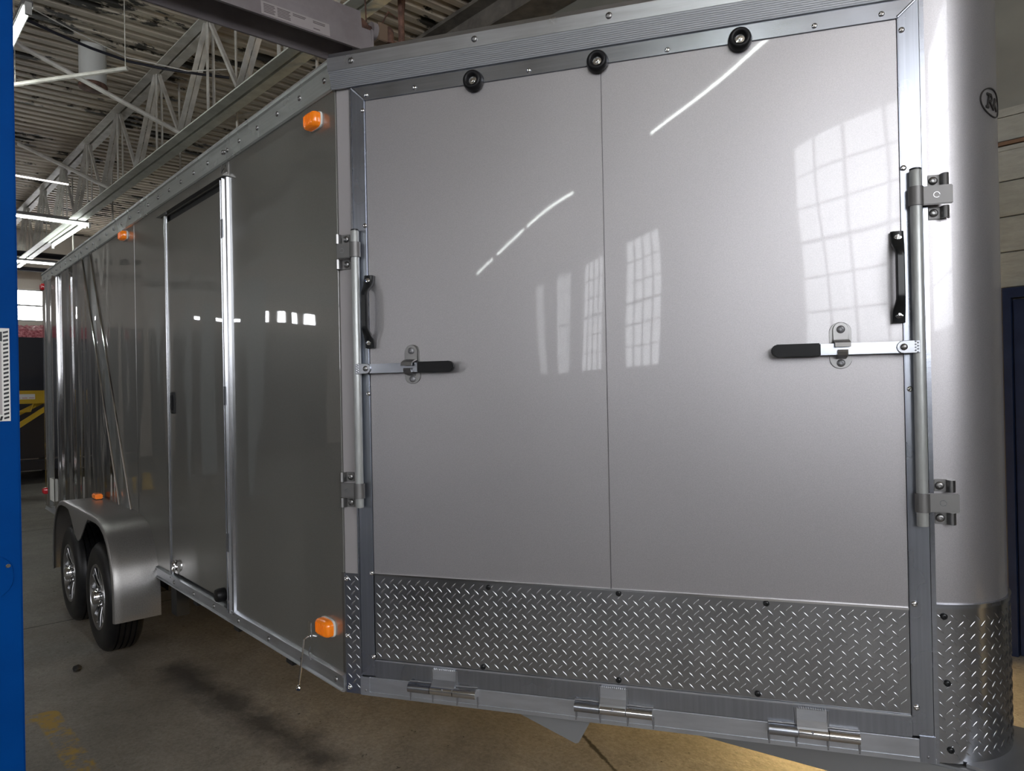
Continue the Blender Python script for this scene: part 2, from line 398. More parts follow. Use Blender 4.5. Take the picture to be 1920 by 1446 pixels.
fin(bx(B(), MY1, 0, 3.8, gz(2.05), gz(2.899), -.004, 0), 'mortar_bed', 'mortar', WL)
# navy door with frame
d1 = struct(fin(bx(bx(bx(B(), MY1, 1.195, 2.25, gz(2.005), gz(2.06), -.06, 0), MY1, 1.195, 1.235, G, gz(2.005), -.06, 0), MY1, 2.19, 2.25, G, gz(2.005), -.06, 0), 'door_1', 'navy_door_paint'))
fin(bx(B(), MY1, 1.24, 2.185, G+.006, gz(1.995), -.035, -.002), 'door_leaf', 'navy_door_paint', d1, bevel=.004)
fin(lathe(B(), (2.1, Y1-.035, 1.02), (0,-1,0), [(.026,0),(.026,.006),(.01,.01),(.01,.03),(.024,.04),(.026,.055),(.016,.065)], 16), 'door_knob', 'zinc_steel', d1, smooth=True)
# wall plate beam under the deck on the left wall
struct(fin(bx(bx(bx(B(), ID, X0, X1, 3.35, 3.68, 5.18, 5.2), ID, X0, X1, 3.5, 3.52, 5.2, 5.5), ID, X0, X1, 3.35, 3.68, 5.5, 5.54), 'trim_1', 'beam_brown'))

# dark overhead doors in the back wall, with pale piers left between them
for k, (a0, a1) in enumerate(((-3.35,-2.9), (-3.95,-3.55), (-9.6,-4.5), (-16,-10.4))):
    d_ = struct(fin(bx(B(), MX0, a0, a1, G, 3.3, -.03, 0), 'door_%d' % (k+2), 'dark_overhead_door'))
    for i in range(5 if a1-a0 > 1 else 0): fin(bx(B(), MX0, a0+.05, a1-.05, G+.05+i*.65, G+.64+i*.65, -.045, -.03), 'door_section', 'dark_overhead_door', d_, bevel=.01, seg=1)
# ------------------------------------------------------------------ roof trusses
def truss(label, yoff, xa, xb, slope=.027):
    y = lambda x: 1.45 + (x+3)*slope + yoff
    T = empty('roof_truss', (0, y(0), 4.4)); meta(T, label, 'truss', 'roof trusses')
    P = lambda x, z, dy=0: Vector((x, y(x)+dy, z))
    for nm, z, mt in (('bottom_chord', 4.42, 'bright_chord_paint'), ('top_chord', 5.42, 'truss_paint')):
        for s in (-1, 1):
            bm = B(); bar(bm, P(xa, z, s*.065), P(xb, z, s*.065), .10, .012); bar(bm, P(xa, z+.05*(1 if z < 5 else 1), s*.02), P(xb, z+.05, s*.02), .012, .10)
            fin(bm, nm, mt, T)
    sp = 1.62; x = -1.96; k = 0
    while x-sp > xa:
        for s in (-1, 1):
            fin(bar(B(), P(x, 4.45, s*.03), P(x, 5.45, s*.03), .012, .05, (1,0,0)), 'web_post', 'truss_paint', T)
        for s in (-1, 1):
            fin(bar(B(), P(x, 5.44, s*.03), P(x-sp*.55, 4.46, s*.03), .012, .05, (0,1,0)), 'web_diagonal', 'truss_paint', T)
        fin(bar(B(), P(x-sp*.55, 4.46), P(x-sp, 5.44), .035, .035, (0,1,0)), 'web_diagonal', 'truss_paint', T)
        x -= sp; k += 1
    fin(path(B(), [P(xa, 4.56, .1), P(xb, 4.56, .1)], .028, 10), 'conduit', 'truss_paint', T, smooth=True)
    return T
truss('pale steel roof truss running the length of the hall above the trailer', 0, -17.9, -1.0)
truss('steel roof truss over the bay left of the trailer, seen only in reflections', -6.2, -17.9, -1.0)  # copy of the truss added out of view for the side's reflections
# braces and hanger rods
def rod(name, label, pts, r, matn='truss_paint', cat='brace', group='ceiling brace rods'):
    return meta(fin(path(B(), pts, r, 8), name, matn, smooth=True), label, cat, group)
rod('brace_rod', 'long diagonal brace crossing from the upper left down to the truss bottom chord', [(-6.5,-.55,5.5), (-6.5,-.05,5.2), (-5.93,1.30,4.46)], .026)
bm = path(B(), [(-5.6,-.33,4.43), (-4.55,.444,4.45)], .02, 8); path(bm, [(-4.57,.43,4.45), (-4.57,.43,5.56)], .004, 6); path(bm, [(-5.5,-.26,4.45), (-5.5,-.26,5.56)], .004, 6)
meta(fin(bm, 'brace_rod', 'truss_paint', smooth=True), 'short tilted brace rod under the round ceiling stack', 'brace', 'ceiling brace rods')
rod('brace_rod', 'far diagonal brace reaching the truss just left of its middle', [(-9.92,.344,5.2), (-8.70,1.22,4.45)], .026)
rod('brace_rod', 'brace rod beyond the truss sloping towards the trailer roof', [(-5.6,1.4,4.45), (-3.0,3.4,4.9)], .026)
for i, (px, py) in enumerate(((-3.3,1.62), (-5.1,1.62), (-7.2,1.7), (-10.2,1.6), (-12.6,1.5))):
    rod('hanger_rod', ['thin hanger rod below the truss, nearest the heater', 'thin hanger rod below the truss, second from the heater', 'thin hanger rod below the truss, third from the heater', 'thin hanger rod below the truss, fourth from the heater', 'thin hanger rod below the truss, farthest from the heater'][i],
        [(px, py, 5.56), (px, py, 3.45)], .014, 'truss_paint', 'rod', 'hanger rods')
# cables
rod('electric_cable', 'black cable sagging from the left ceiling lamp to the truss', [(-5.12,-.30,4.9),(-5.17,-.17,4.9),(-5.27,.05,4.9),(-5.375,.33,4.9),(-5.45,.67,4.9),(-5.40,1.0,4.9),(-5.29,1.34,4.9),(-5.19,1.58,4.9)], .014, 'cable_black', 'cable', 'ceiling cables')
rod('electric_cable', 'thin slack wire above the black ceiling cable', [(-5.3,-.2,5.1),(-5.5,.2,5.08),(-5.6,.7,5.0),(-5.3,1.2,4.9),(-4.9,1.45,4.85)], .006, 'truss_paint', 'cable', 'ceiling cables')
# round vent stack
V = empty('roof_vent_stack', (-6.86,.656,5.1)); meta(V, 'stubby white round vent stack hanging from the peeling ceiling', 'vent')
fin(lathe(B(), (-6.86,.656,5.12), (0,0,1), [(.135,0),(.14,.02),(.14,.48)], 28), 'stack_pipe', 'fixture_white', V, smooth=True)
fin(lathe(B(), (-6.86,.656,5.10), (0,0,1), [(.08,-.03),(.145,-.02),(.15,.01),(.14,.03)], 28), 'stack_rim', 'rusty_pipe', V, smooth=True)
# gas heater: grey reflector box along y with burner pipes
H = empty('tube_heater', (-2.0,.9,3.9)); meta(H, 'grey gas tube heater box with a paper label, hung under the ceiling', 'heater')
hx = -1.98
fin(prism(B(), lambda a, b, c: Vector((a, c, b)), [(hx+.02,3.92),(hx+.0,4.085),(hx-.03,4.085),(hx-.26,4.10),(hx-.30,3.93),(hx-.285,3.93),(hx-.25,4.085),(hx-.03,4.07),(hx,3.92)], -1.6, 1.365), 'reflector', 'heater_grey', H)
fin(prism(B(), lambda a, b, c: Vector((a, c, b)), [(hx-.02,4.09),(hx-.04,4.22),(hx-.10,4.25),(hx-.22,4.25),(hx-.25,4.10)], -1.6, 1.30), 'burner_hood', 'heater_grey', H)
fin(bx(B(), ID, hx-.29, hx+.012, 1.355, 1.372, 3.915, 4.09), 'end_plate', 'heater_grey', H)
lb = fin(bx(B(), lambda a, b, c: Vector((hx+.021-(b-3.92)*.12+c, a, b)), .56, 1.03, 3.928, 4.015, 0, .003), 'paper_label', 'paper_label', H)
for (y0, y1, z0, n_) in ((.575,.655,4.0,6), (.665,.755,4.0,6), (.77,.87,4.0,2), (.91,1.0,4.0,2), (.91,.97,3.95,1)):
    for i in range(n_):
        zz = z0 - i*.0105
        fin(bx(B(), lambda a, b, c: Vector((hx+.021-(b-3.92)*.12+c, a, b)), y0+.002, y1-rnd.random()*.02, zz-.0035, zz+.0015, .002, .0045), 'print_line', 'print_grey', lb)
G_ = (hx-.13, 4.16)
fin(lathe(B(), (G_[0],1.30,G_[1]), (0,1,0), [(.055,0),(.06,.05),(.03,.11),(.028,.14)], 18), 'burner_cone', 'rusty_pipe', H, smooth=True)
fin(lathe(B(), (G_[0],1.43,G_[1]), (0,1,0), [(.06,0),(.06,.04)], 18), 'flange', 'heater_grey', H, smooth=True)
fin(bx(B(), ID, G_[0]-.05, G_[0]+.05, 1.47, 1.55, G_[1]-.07, G_[1]+.06), 'valve_box', 'brass_box', H, bevel=.005)
fin(lathe(B(), (G_[0],1.59,G_[1]-.05), (0,0,1), [(.03,0),(.035,.02),(.035,.09),(.02,.12)], 14), 'gas_valve', 'rusty_pipe', H, smooth=True)
fin(path(B(), [(G_[0],1.55,G_[1]-.03), (G_[0],1.70,G_[1]-.03)], .018, 10), 'gas_nipple', 'rusty_pipe', H, smooth=True)
fin(path(B(), [(G_[0],1.70,3.98), (G_[0],1.70,4.3), (G_[0]-.02,1.705,5.5)], .024, 10), 'gas_pipe', 'rusty_pipe', H, smooth=True)
fin(path(B(), [(G_[0],1.70,3.90), (G_[0],1.70,4.0)], .026, 10), 'pipe_cap', 'fixture_white', H, smooth=True)
fin(path(B(), [(G_[0],1.40,4.22), (G_[0]-.2,1.5,4.8), (G_[0]-.3,1.5,5.5)], .006, 6), 'hanging_chain', 'rusty_pipe', H)
fin(path(B(), [(G_[0],1.52,4.22), (G_[0]-.02,1.60,4.36), (G_[0]-.05,1.75,4.34), (G_[0]-.2,1.9,4.9), (G_[0]-.3,2.0,5.5)], .006, 6), 'hanging_wire', 'rusty_pipe', H)
fin(path(B(), [(hx-.15,.2,4.25), (hx-.15,.2,5.5)], .01, 6), 'hanging_chain', 'zinc_steel', H)

# fluorescent fixtures
def tube_light(label, p0, p1, housing=True, r=.014, glow='tube_glow'):
    p0, p1 = Vector(p0), Vector(p1); T = empty('tube_light', (p0+p1)/2); meta(T, label, 'ceiling light', 'tube lights')
    fin(path(B(), [p0, p1], r, 10), 'tube', glow, T, smooth=True)
    if housing:
        u = Vector((0,0,.055)); fin(bar(B(), p0+u, p1+u, .07, .05), 'housing', 'fixture_grey', T, bevel=.006)
        d = (p1-p0).normalized()*.03
        for q, e in ((p0, -1), (p1, 1)): fin(bar(B(), q+d*e*.2, q+d*e*1.2, .04, .09), 'end_cap', 'fixture_white', T)
    return T
tube_light('bright tube light running crosswise below the far end of the truss', (-10.9,-.9,4.38), (-10.9,1.40,4.36))
tube_light('bright tube light running lengthwise beneath the far truss chord', (-11.0,1.36,4.36), (-13.1,1.27,4.36))
tube_light('tube light fixture at the top left corner beside the blue lift column', (-3.86,-.39,4.40), (-6.2,-.44,4.40))
tube_light('far tube light under the dark pipe near the back wall', (-15.2,.3,4.35), (-15.2,2.6,4.35))
tube_light('dim far tube light above the bright crosswise tube', (-9.9,-.4,4.75), (-9.9,.95,4.72), housing=False, r=.012, glow='tube_dim')
for i, y in enumerate((-2.4, -7.3, -9.8, -12.6)):
    tube_light(['tube light overhead right of the photographer, mirrored high on the nose door', 'tube light overhead behind the photographer, second of the mirrored row', 'tube light overhead behind the photographer, third of the mirrored row', 'tube light overhead behind the photographer, last of the mirrored row'][i], (3.45, y, 4.4), (3.45, y-2.3, 4.4))
tube_light('tube light over the bay left of the trailer, near end', (-4.0,-6.6,4.35), (-6.3,-6.6,4.35))
tube_light('tube light over the bay left of the trailer, far end', (-9.0,-6.6,4.35), (-11.3,-6.6,4.35))
# dark pipe near the back wall
rod('ceiling_pipe', 'upper dark pipe under the ceiling near the back wall', [(-14.9,-3,4.47), (-14.9,3.3,4.47)], .06, 'navy_body', 'pipe', 'back wall pipes')
rod('ceiling_pipe', 'lower dark pipe under the ceiling near the back wall', [(-16.6,-3,4.42), (-16.6,3.3,4.42)], .05, 'navy_body', 'pipe', 'back wall pipes')

# ------------------------------------------------------------------ lift column at the left edge
LC = empty('lift_column', (-.25,-1.13,G)); meta(LC, 'tall blue steel vehicle lift column at the left edge', 'lift column')
yr, yl, xf, xb_ = -.966, -1.30, -.1, -.40
col_ = fin(prism(B(), ID, [(xf,yr),(xf,yl),(xb_,yl),(xb_,yl+.09),(xb_+.02,yl+.09),(xb_+.02,yl+.02),(xf-.02,yl+.02),(xf-.02,yr-.02),(xb_+.02,yr-.02),(xb_+.02,yr-.09),(xb_,yr-.09),(xb_,yr)], G+.02, 3.9), 'column', 'lift_blue', LC, bevel=.004)
fin(bx(B(), ID, -.5, .05, -1.42, -.85, G, G+.02), 'base_plate', 'lift_blue', LC)
fin(bx(B(), ID, xb_-.02, xf-.03, yl+.025, yr-.025, .3, 1.0), 'carriage', 'black_plastic', LC)
MP = lambda a, b, c: Vector((xf+c, a, b))
lab = fin(bx(B(), MP, -1.22, -.988, 1.49, 1.752, .0005, .003), 'warning_label', 'white_plastic', LC)
def stripes(y0, y1, z0, z1, n_, horiz):
    bm = B()
    if horiz:
        w_ = (y1-y0)/n_
        for i in range(n_): prism(bm, MP, [(y0+i*w_, z0), (y0+(i+.5)*w_, z0), (y0+(i+.8)*w_, z1), (y0+(i+.3)*w_, z1)], .003, .0034)
    else:
        w_ = (z1-z0)/n_
        for i in range(n_): prism(bm, MP, [(y0, z0+i*w_), (y1, z0+(i+.3)*w_), (y1, z0+(i+.8)*w_), (y0, z0+(i+.5)*w_)], .003, .0034)
    return bm
o = fin(stripes(-1.003, -.991, 1.495, 1.748, 22, False), 'hazard_stripes', 'black_plastic', lab); o['kind'] = 'stuff'
o = fin(stripes(-1.218, -1.003, 1.492, 1.504, 20, True), 'hazard_stripes', 'black_plastic', lab); o['kind'] = 'stuff'
fin(bx(B(), MP, -1.215, -1.005, 1.715, 1.742, .003, .0036), 'label_header', 'black_plastic', lab)
fin(bx(B(), MP, -1.215, -1.007, 1.508, 1.712, .003, .0035), 'label_field', 'paper_label', lab)
pl = [(-1.08+.085*math.cos(t)*(1 if True else 1), 1.055+.066*math.sin(t)) for t in [2*math.pi*i/40 for i in range(40)]]
pl = [(-1.075+math.copysign(abs(math.cos(t))**.8, math.cos(t))*.088, 1.055+math.copysign(abs(math.sin(t))**.8, math.sin(t))*.066) for t in [2*math.pi*i/40 for i in range(40)]]
ap = fin(prism(B(), MP, pl, .0005, .004), 'access_plate', 'lift_blue', LC, bevel=.001, seg=1)
fin(lathe(B(), (xf+.004,-1.0,1.082), (1,0,0), [(.006,0),(.006,.002),(.004,.004)], 12), 'plate_screw', 'chrome', ap, smooth=True)

# ------------------------------------------------------------------ far end of the hall
# dark box truck body
T = empty('box_truck', (-14.9,-.2,G)); meta(T, 'large dark navy truck body standing at the far end of the hall', 'truck')
fin(bx(B(), ID, -16.6, -13.5, -2.7, 2.2, .42, 2.68), 'cargo_box', 'navy_body', T, bevel=.03)
fin(bx(B(), ID, -13.55, -13.42, -2.6, 2.1, .20, .40), 'bumper', 'navy_body', T, bevel=.02)
for yy in (-2.68, -1.1, .55, 2.14): fin(bx(B(), ID, -13.5, -13.47, yy-.03, yy+.03, .45, 2.66), 'door_post', 'navy_body', T)
for yy in (-2.0, 1.6):
    for x_ in (-14.2, -16.0):
        wh = fin(lathe(B(), (x_, yy-.14, .46+G), (0,1,0), [(.25,0),(.42,.01),(.46,.05),(.46,.23),(.42,.27),(.25,.28)], 28), 'wheel', 'tire_rubber', T, smooth=True)
bm = B(); nx_, ny_ = 8, 60; gg = []
for a in range(nx_+1):
    row_ = []
    for b in range(ny_+1):
        e_ = min(1, min(a, nx_-a)/1.5)*min(1, min(b, ny_-b)/2.0)
        row_.append(bm.verts.new((-14.2+.62*a/nx_, -2.5+4.5*b/ny_, 2.685+e_*(.20+rnd.uniform(-.04,.07)))))
    gg.append(row_)
for a in range(nx_):
    for b in range(ny_): bm.faces.new((gg[a][b], gg[a+1][b], gg[a+1][b+1], gg[a][b+1]))
edge_ = [gg[a][0] for a in range(nx_+1)] + [gg[nx_][b] for b in range(1, ny_+1)] + [gg[a][ny_] for a in range(nx_-1, -1, -1)] + [gg[0][b] for b in range(ny_-1, 0, -1)]
bm.faces.new(edge_)
meta(fin(bm, 'red_tarp', 'red_tarp'), 'crumpled red tarp lying along the top of the dark truck', 'tarp')
# yellow rack in front of it
Yk = empty('yellow_rack', (-11,.9,G)); meta(Yk, 'yellow steel rack with a white label in front of the dark truck', 'rack')
fin(bx(bx(B(), ID, -11.03, -10.97, -.2, 2.0, 1.46, 1.65), ID, -11.3, -10.95, -.2, 2.0, 1.63, 1.665), 'top_beam', 'yellow_paint', Yk, bevel=.006)
tl = fin(bx(B(), ID, -10.969, -10.966, .36, .64, 1.53, 1.61), 'rack_label', 'white_plastic', Yk)
for i in range(3): fin(bx(B(), ID, -10.966, -10.9645, .38+i*.09, .45+i*.09, 1.545, 1.552), 'print_line', 'red_lens', tl)
fin(bar(B(), (-11,-.05,.78), (-11,.98,1.52), .06, .07), 'strut', 'yellow_paint', Yk)
fin(bar(B(), (-11.3,.1,1.1), (-11.3,.78,1.48), .05, .06), 'strut', 'yellow_paint', Yk)
fin(path(B(), [(-10.98,.62,1.46), (-10.98,.58,1.34), (-10.98,.2,1.33), (-10.98,.2,1.44)], .012, 8), 'wire_hook', 'yellow_paint', Yk)
for yy in (-.15, 1.92): fin(bar(B(), (-11.1,yy,G), (-11.1,yy,1.5), .07, .07, (0,1,0)), 'post', 'yellow_paint', Yk)
# caster just behind the blue column
cx_, cy_ = gx(-7.52), gy(-.10)
K = empty('caster_wheel', (cx_,cy_,G)); meta(K, 'small black caster wheel on the floor behind the blue column', 'caster')
fin(lathe(B(), (cx_,cy_-.02,G+.065), (0,1,0), [(.03,0),(.06,.004),(.065,.012),(.065,.028),(.06,.036),(.03,.04)], 20), 'tread', 'black_rubber', K, smooth=True)
fin(lathe(B(), (cx_,cy_-.025,G+.065), (0,1,0), [(.028,0),(.028,.05)], 14), 'hub', 'zinc_steel', K, smooth=True)
fin(bx(bx(bx(B(), ID, cx_-.03,cx_+.03,cy_-.04,cy_-.032,G+.06,G+.16), ID, cx_-.03,cx_+.03,cy_+.032,cy_+.04,G+.06,G+.16), ID, cx_-.05,cx_+.05,cy_-.05,cy_+.05,G+.16,G+.17), 'fork', 'zinc_steel', K)
# grey lift columns, low yellow arms and a banner, mirrored in the polished side
for i, (x_, y_) in enumerate(((-12.6,-3.5), (-12.6,-4.7), (-9.0,-3.35))):
    t_ = empty('grey_column', (x_, y_, G)); meta(t_, ['grey steel lift column mirrored in the trailer side, next to the truck', 'grey steel lift column mirrored in the trailer side, away from the truck', 'grey steel lift column mirrored in the trailer side, closest to the trailer'][i], 'lift column', 'grey lift columns')
    fin(prism(B(), ID, [(x_+.15,y_-.17),(x_+.15,y_+.17),(x_-.12,y_+.17),(x_-.12,y_+.08),(x_-.1,y_+.08),(x_-.1,y_+.15),(x_+.13,y_+.15),(x_+.13,y_-.15),(x_-.1,y_-.15),(x_-.1,y_-.08),(x_-.12,y_-.08),(x_-.12,y_-.17)], G, 3.4), 'column', 'grey_column', t_)
    fin(bx(B(), ID, x_-.25, x_+.25, y_-.28, y_+.28, G, G+.02), 'base_plate', 'grey_column', t_)
    fin(bx(B(), ID, x_-.2, x_+.1, y_-.12, y_+.12, .15, .75), 'carriage', 'black_plastic', t_)
for i, (a_, b_) in enumerate((((-10.6,-1.75), (-9.9,-1.5)), ((-10.9,-2.3), (-10.2,-2.0)))):
    t_ = empty('lift_arm', (a_[0], a_[1], G)); meta(t_, ['yellow low lift arm on the floor mirrored near the fender', 'yellow low lift arm on the floor mirrored left of the slash trim'][i], 'lift arm', 'yellow lift arms')
    fin(bar(B(), (*a_, .16), (*b_, .16), .12, .10), 'arm', 'yellow_paint', t_, bevel=.01)
    fin(lathe(B(), (b_[0], b_[1], G), (0,0,1), [(.07,0),(.07,.28),(.05,.30)], 16), 'pad', 'black_rubber', t_, smooth=True)
    fin(bar(B(), (a_[0], a_[1], G), (a_[0], a_[1], .22), .14, .14, (1,0,0)), 'foot', 'yellow_paint', t_)
for i, (x_, y_) in enumerate(((-9.5,-.85), (-10.4,-1.25), (-11.8,-1.75))):  # pale posts added out of view to streak the rear side's reflections
    t_ = empty('roof_post', (x_, y_, G)); meta(t_, ['pale steel post mirrored in the charcoal rear side, nearest the trailer', 'pale steel post mirrored in the charcoal rear side, second from the trailer', 'pale steel post mirrored in the charcoal rear side, farthest from the trailer'][i], 'post', 'pale roof posts')
    fin(bx(bx(bx(B(), ID, x_-.06, x_+.06, y_-.06, y_-.045, G+.015, ZC), ID, x_-.06, x_+.06, y_+.045, y_+.06, G+.015, ZC), ID, x_-.006, x_+.006, y_-.045, y_+.045, G+.015, ZC), 'post', 'post_white', t_)
    fin(bx(B(), ID, x_-.12, x_+.12, y_-.12, y_+.12, G, G+.015), 'base_plate', 'post_white', t_)
for i in range(3):  # lockers added out of view to darken what the nose cap reflects
    x_ = 3.7 + i*1.02
    t_ = empty('steel_locker', (x_+.5, Y1-.3, G)); meta(t_, ['tall dark steel locker by the left wall, next to the nose of the trailer', 'tall dark steel locker by the left wall, middle of three', 'tall dark steel locker by the left wall, in the corner'][i], 'locker', 'dark lockers')
    fin(bx(B(), ID, x_, x_+1.0, Y1-.6, Y1-.02, G, 2.5), 'body', 'locker_grey', t_, bevel=.008)
    for k in range(2):
        d_ = fin(bx(B(), ID, x_+.02+k*.485, x_+.495+k*.485, Y1-.625, Y1-.6, G+.06, 2.45), 'locker_door', 'locker_grey', t_, bevel=.006)
        fin(bx(B(), ID, x_+.44+k*.12, x_+.455+k*.12, Y1-.65, Y1-.625, 1.1, 1.3), 'handle', 'zinc_steel', d_)
fm = fin(bx(B(), ID, -2.4, 6.3, -11.0, -2.3, G, G+.012), 'floor_mat', 'black_rubber'); meta(fm, 'wide black rubber mat covering the bay floor behind the photographer', 'mat')  # mat added out of view so the lower nose reflects dark
bn = empty('wall_banner', (X0+.02,-8.3,4.3)); meta(bn, 'pale banner with dark lettering hung high on the back wall', 'banner')
fin(bx(B(), ID, X0+.01, X0+.02, -11.2, -4.6, 4.28, 4.80), 'sheet', 'banner_white', bn)
for i in range(26):
    if i in (6, 7, 15): continue
    y0 = -11.0 + i*.24
    fin(bx(B(), ID, X0+.02, X0+.024, y0, y0+.15, 4.42, 4.66), 'letter_block', 'sign_ink', bn)
# small black lump on the floor
bm = B(); bmesh.ops.create_icosphere(bm, subdivisions=2, radius=.03)
for v in bm.verts: v.co = Vector((v.co.x*1.1, v.co.y*.8, v.co.z*.6)) * (1+rnd.uniform(-.12,.12)) + Vector((gx(-2.32),gy(-.43),G+.016))
meta(fin(bm, 'rubber_scrap', 'rubble', smooth=True), 'small black rubber scrap on the floor near the front tire', 'debris')

# ================================================================== THE TRAILER
TR = empty('enclosed_trailer', (-2.4, YC, G))
meta(TR, 'silver grey enclosed cargo trailer with a ramp door in its slanted nose', 'trailer')
ZB, ZS, ZF, ZT = .46, .515, 2.66, 2.765   # sill bottom/top, fascia bottom/top
XR = -5.92
YW = 2*YC
# core body closing the box (inside the skins)
nose_poly = [(XR+.01,.012)] + [(-.01,.012)] + [tuple(F(t,0,-.03)[:2]) for t in (.02,1.9)] + [tuple(N(ARC*k/12,0,-.03)[:2]) for k in range(13)]
mir = [(x, YW-y) for x, y in reversed(nose_poly[:4])]
core = nose_poly + mir
fin(prism(B(), ID, core, .50, 2.73), 'body_core', 'underbody', TR)
roofp = [(XR-.005,-.012)] + [tuple(F(t,0,.02)[:2]) for t in (-.01,1.9)] + [tuple(N(ARC*k/12,0,.02)[:2]) for k in range(13)]
roofp += [(x, YW-y) for x, y in reversed(roofp[:3])]
fin(prism(B(), ID, roofp, 2.755, 2.775), 'roof', 'roof_skin', TR)
# side skins
def panel(s0, s1, z0, z1, mt, o1=.004, name='side_panel'):
    return fin(bx(B(), S, s0, s1, z0, z1, -.012, o1), name, mt, TR, bevel=.0015, seg=1)
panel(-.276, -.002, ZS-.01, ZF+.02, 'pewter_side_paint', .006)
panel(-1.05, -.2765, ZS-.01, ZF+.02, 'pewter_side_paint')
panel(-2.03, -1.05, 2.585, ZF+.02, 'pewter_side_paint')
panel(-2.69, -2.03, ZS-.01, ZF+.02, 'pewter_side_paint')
def poly_panel(pts, mt, name='side_panel', o=.004): return fin(prism(B(), S, pts, -.012, o), name, mt, TR)
d2 = lambda z: -2.83 - (z-.78)*(3.92-2.83)/(2.70-.78)
d1_ = lambda z: -3.13 - (z-.78)*(4.19-3.13)/(2.69-.78)
zl, zh = ZS-.01, ZF+.02
poly_panel([(-2.69,zl),(-2.69,zh),(d2(zh),zh),(d2(zl),zl)], 'pewter_side_paint')
poly_panel([(d2(zl),zl),(d2(zh),zh),(d1_(zh),zh),(d1_(zl),zl)], 'slash_silver_paint', 'slash_panel')
poly_panel([(d1_(zl),zl),(d1_(zh),zh),(-5.25,zh),(-5.25,zl)], 'charcoal_side_paint')
for dd in (d1_, d2):
    fin(path(B(), [S(dd(z), z, .006) for z in (.80, 1.7, ZF)], .010, 8), 'slash_trim', 'polished_aluminum', TR, smooth=True)
# seam laps
for s_ in (-2.69,): fin(bx(B(), S, s_-.006, s_+.006, ZS, ZF, .003, .0055), 'seam_trim', 'pewter_side_paint', TR)
# rear corner post, rounded bright metal
bm = B(); pr = [(-5.25,.0),(-5.25,.012),(-5.40,.02),(-5.42,.006),(-5.60,.006),(-5.62,.022),(-5.88,.022),(-5.915,.012),(-5.92,-.03)]
prism(bm, lambda a, b, c: Vector((a, -b, c)), pr + [(-5.92,-.05),(-5.25,-.02)], .50, 2.68); fin(bm, 'rear_post', 'polished_aluminum', TR, smooth=True, auto=50)
fin(bx(B(), ID, XR-.03, XR, 0, YW, .46, 2.76), 'rear_wall', 'charcoal_side_paint', TR, bevel=.004)
fin(bx(B(), ID, XR, 0, YW-.012, YW, .46, 2.76), 'far_side_wall', 'pewter_side_paint', TR)
FM = lambda t, z, o=0: (lambda v: Vector((v.x, YW-v.y, v.z)))(F(t, z, o))
fin(bx(B(), FM, 0, 1.907, .46, 2.76, -.02, 0), 'far_nose_wall', 'pewter_side_paint', TR)
fin(prism(B(), ID, core, .468, .50), 'floor_deck', 'underbody', TR)
# shared screws
def screw_mesh(name, r, h, mt, seg=12, socket=True):
    bm = B(); pr = [(r,0),(r*.98,h*.45),(r*.75,h*.85),(r*.4,h)]
    if socket: pr += [(r*.36,h*.55)]
    lathe(bm, (0,0,0), (0,0,1), pr, seg); bmesh.ops.recalc_face_normals(bm, faces=bm.faces)
    me = bpy.data.meshes.new(name); bm.to_mesh(me); bm.free(); me.materials.append(MAT[mt])
    for p in me.polygons: p.use_smooth = True
    me.set_sharp_from_angle(angle=R(50)); return me
SC_rail = screw_mesh('rail_screw', .011, .006, 'zinc_steel'); SC_frame = screw_mesh('frame_screw', .0085, .005, 'chrome')
SC_dark = screw_mesh('dark_screw', .0095, .006, 'black_plastic'); SC_big = screw_mesh('bolt', .0115, .007, 'zinc_steel')
SC_tiny = screw_mesh('tiny_screw', .004, .002, 'weld', 8, False)
# top rail on the side: lipped band in two lengths
def rail(s0, s1):
    pr = [(-.01,ZF),(.010,ZF),(.016,ZF+.006),(.017,ZF+.088),(.024,ZF+.094),(.026,ZF+.104),(.018,ZF+.112),(-.01,ZF+.112)]
    return fin(prism(B(), lambda a, b, c: S(c, b, a), pr, s0, s1), 'top_rail', 'side_rail_aluminum', TR, smooth=True, auto=30)
ra = rail(-1.04, -.012); rb_ = rail(XR, -1.043)
s_ = -.06
while s_ > -5.9:
    inst('screw', SC_rail, MS(s_, ZF+.05, .017), ra if s_ > -1.04 else rb_); s_ -= .205
for s_ in (-1.025, -1.06): inst('screw', SC_rail, MS(s_, ZF+.045, .017), ra if s_ > -1.04 else rb_)
# side sill
pr = [(-.01,ZB),(.018,ZB),(.024,ZB+.004),(.022,ZB+.008),(.014,ZB+.012),(.014,ZB+.050),(.020,ZB+.054),(.020,ZB+.060),(.005,ZB+.066),(-.01,ZB+.066)]
sl = fin(prism(B(), lambda a, b, c: S(c, b, a), pr, -2.30, -.002), 'side_sill', 'mill_aluminum', TR, smooth=True, auto=30)
sl2 = fin(prism(B(), lambda a, b, c: S(c, b, a), pr, XR, -4.1), 'side_sill', 'mill_aluminum', TR, smooth=True, auto=30)
for s_ in (-.06,-.34,-.66,-1.0,-1.32,-1.62,-1.95): inst('screw', SC_rail, MS(s_, ZB+.03, .014), sl)
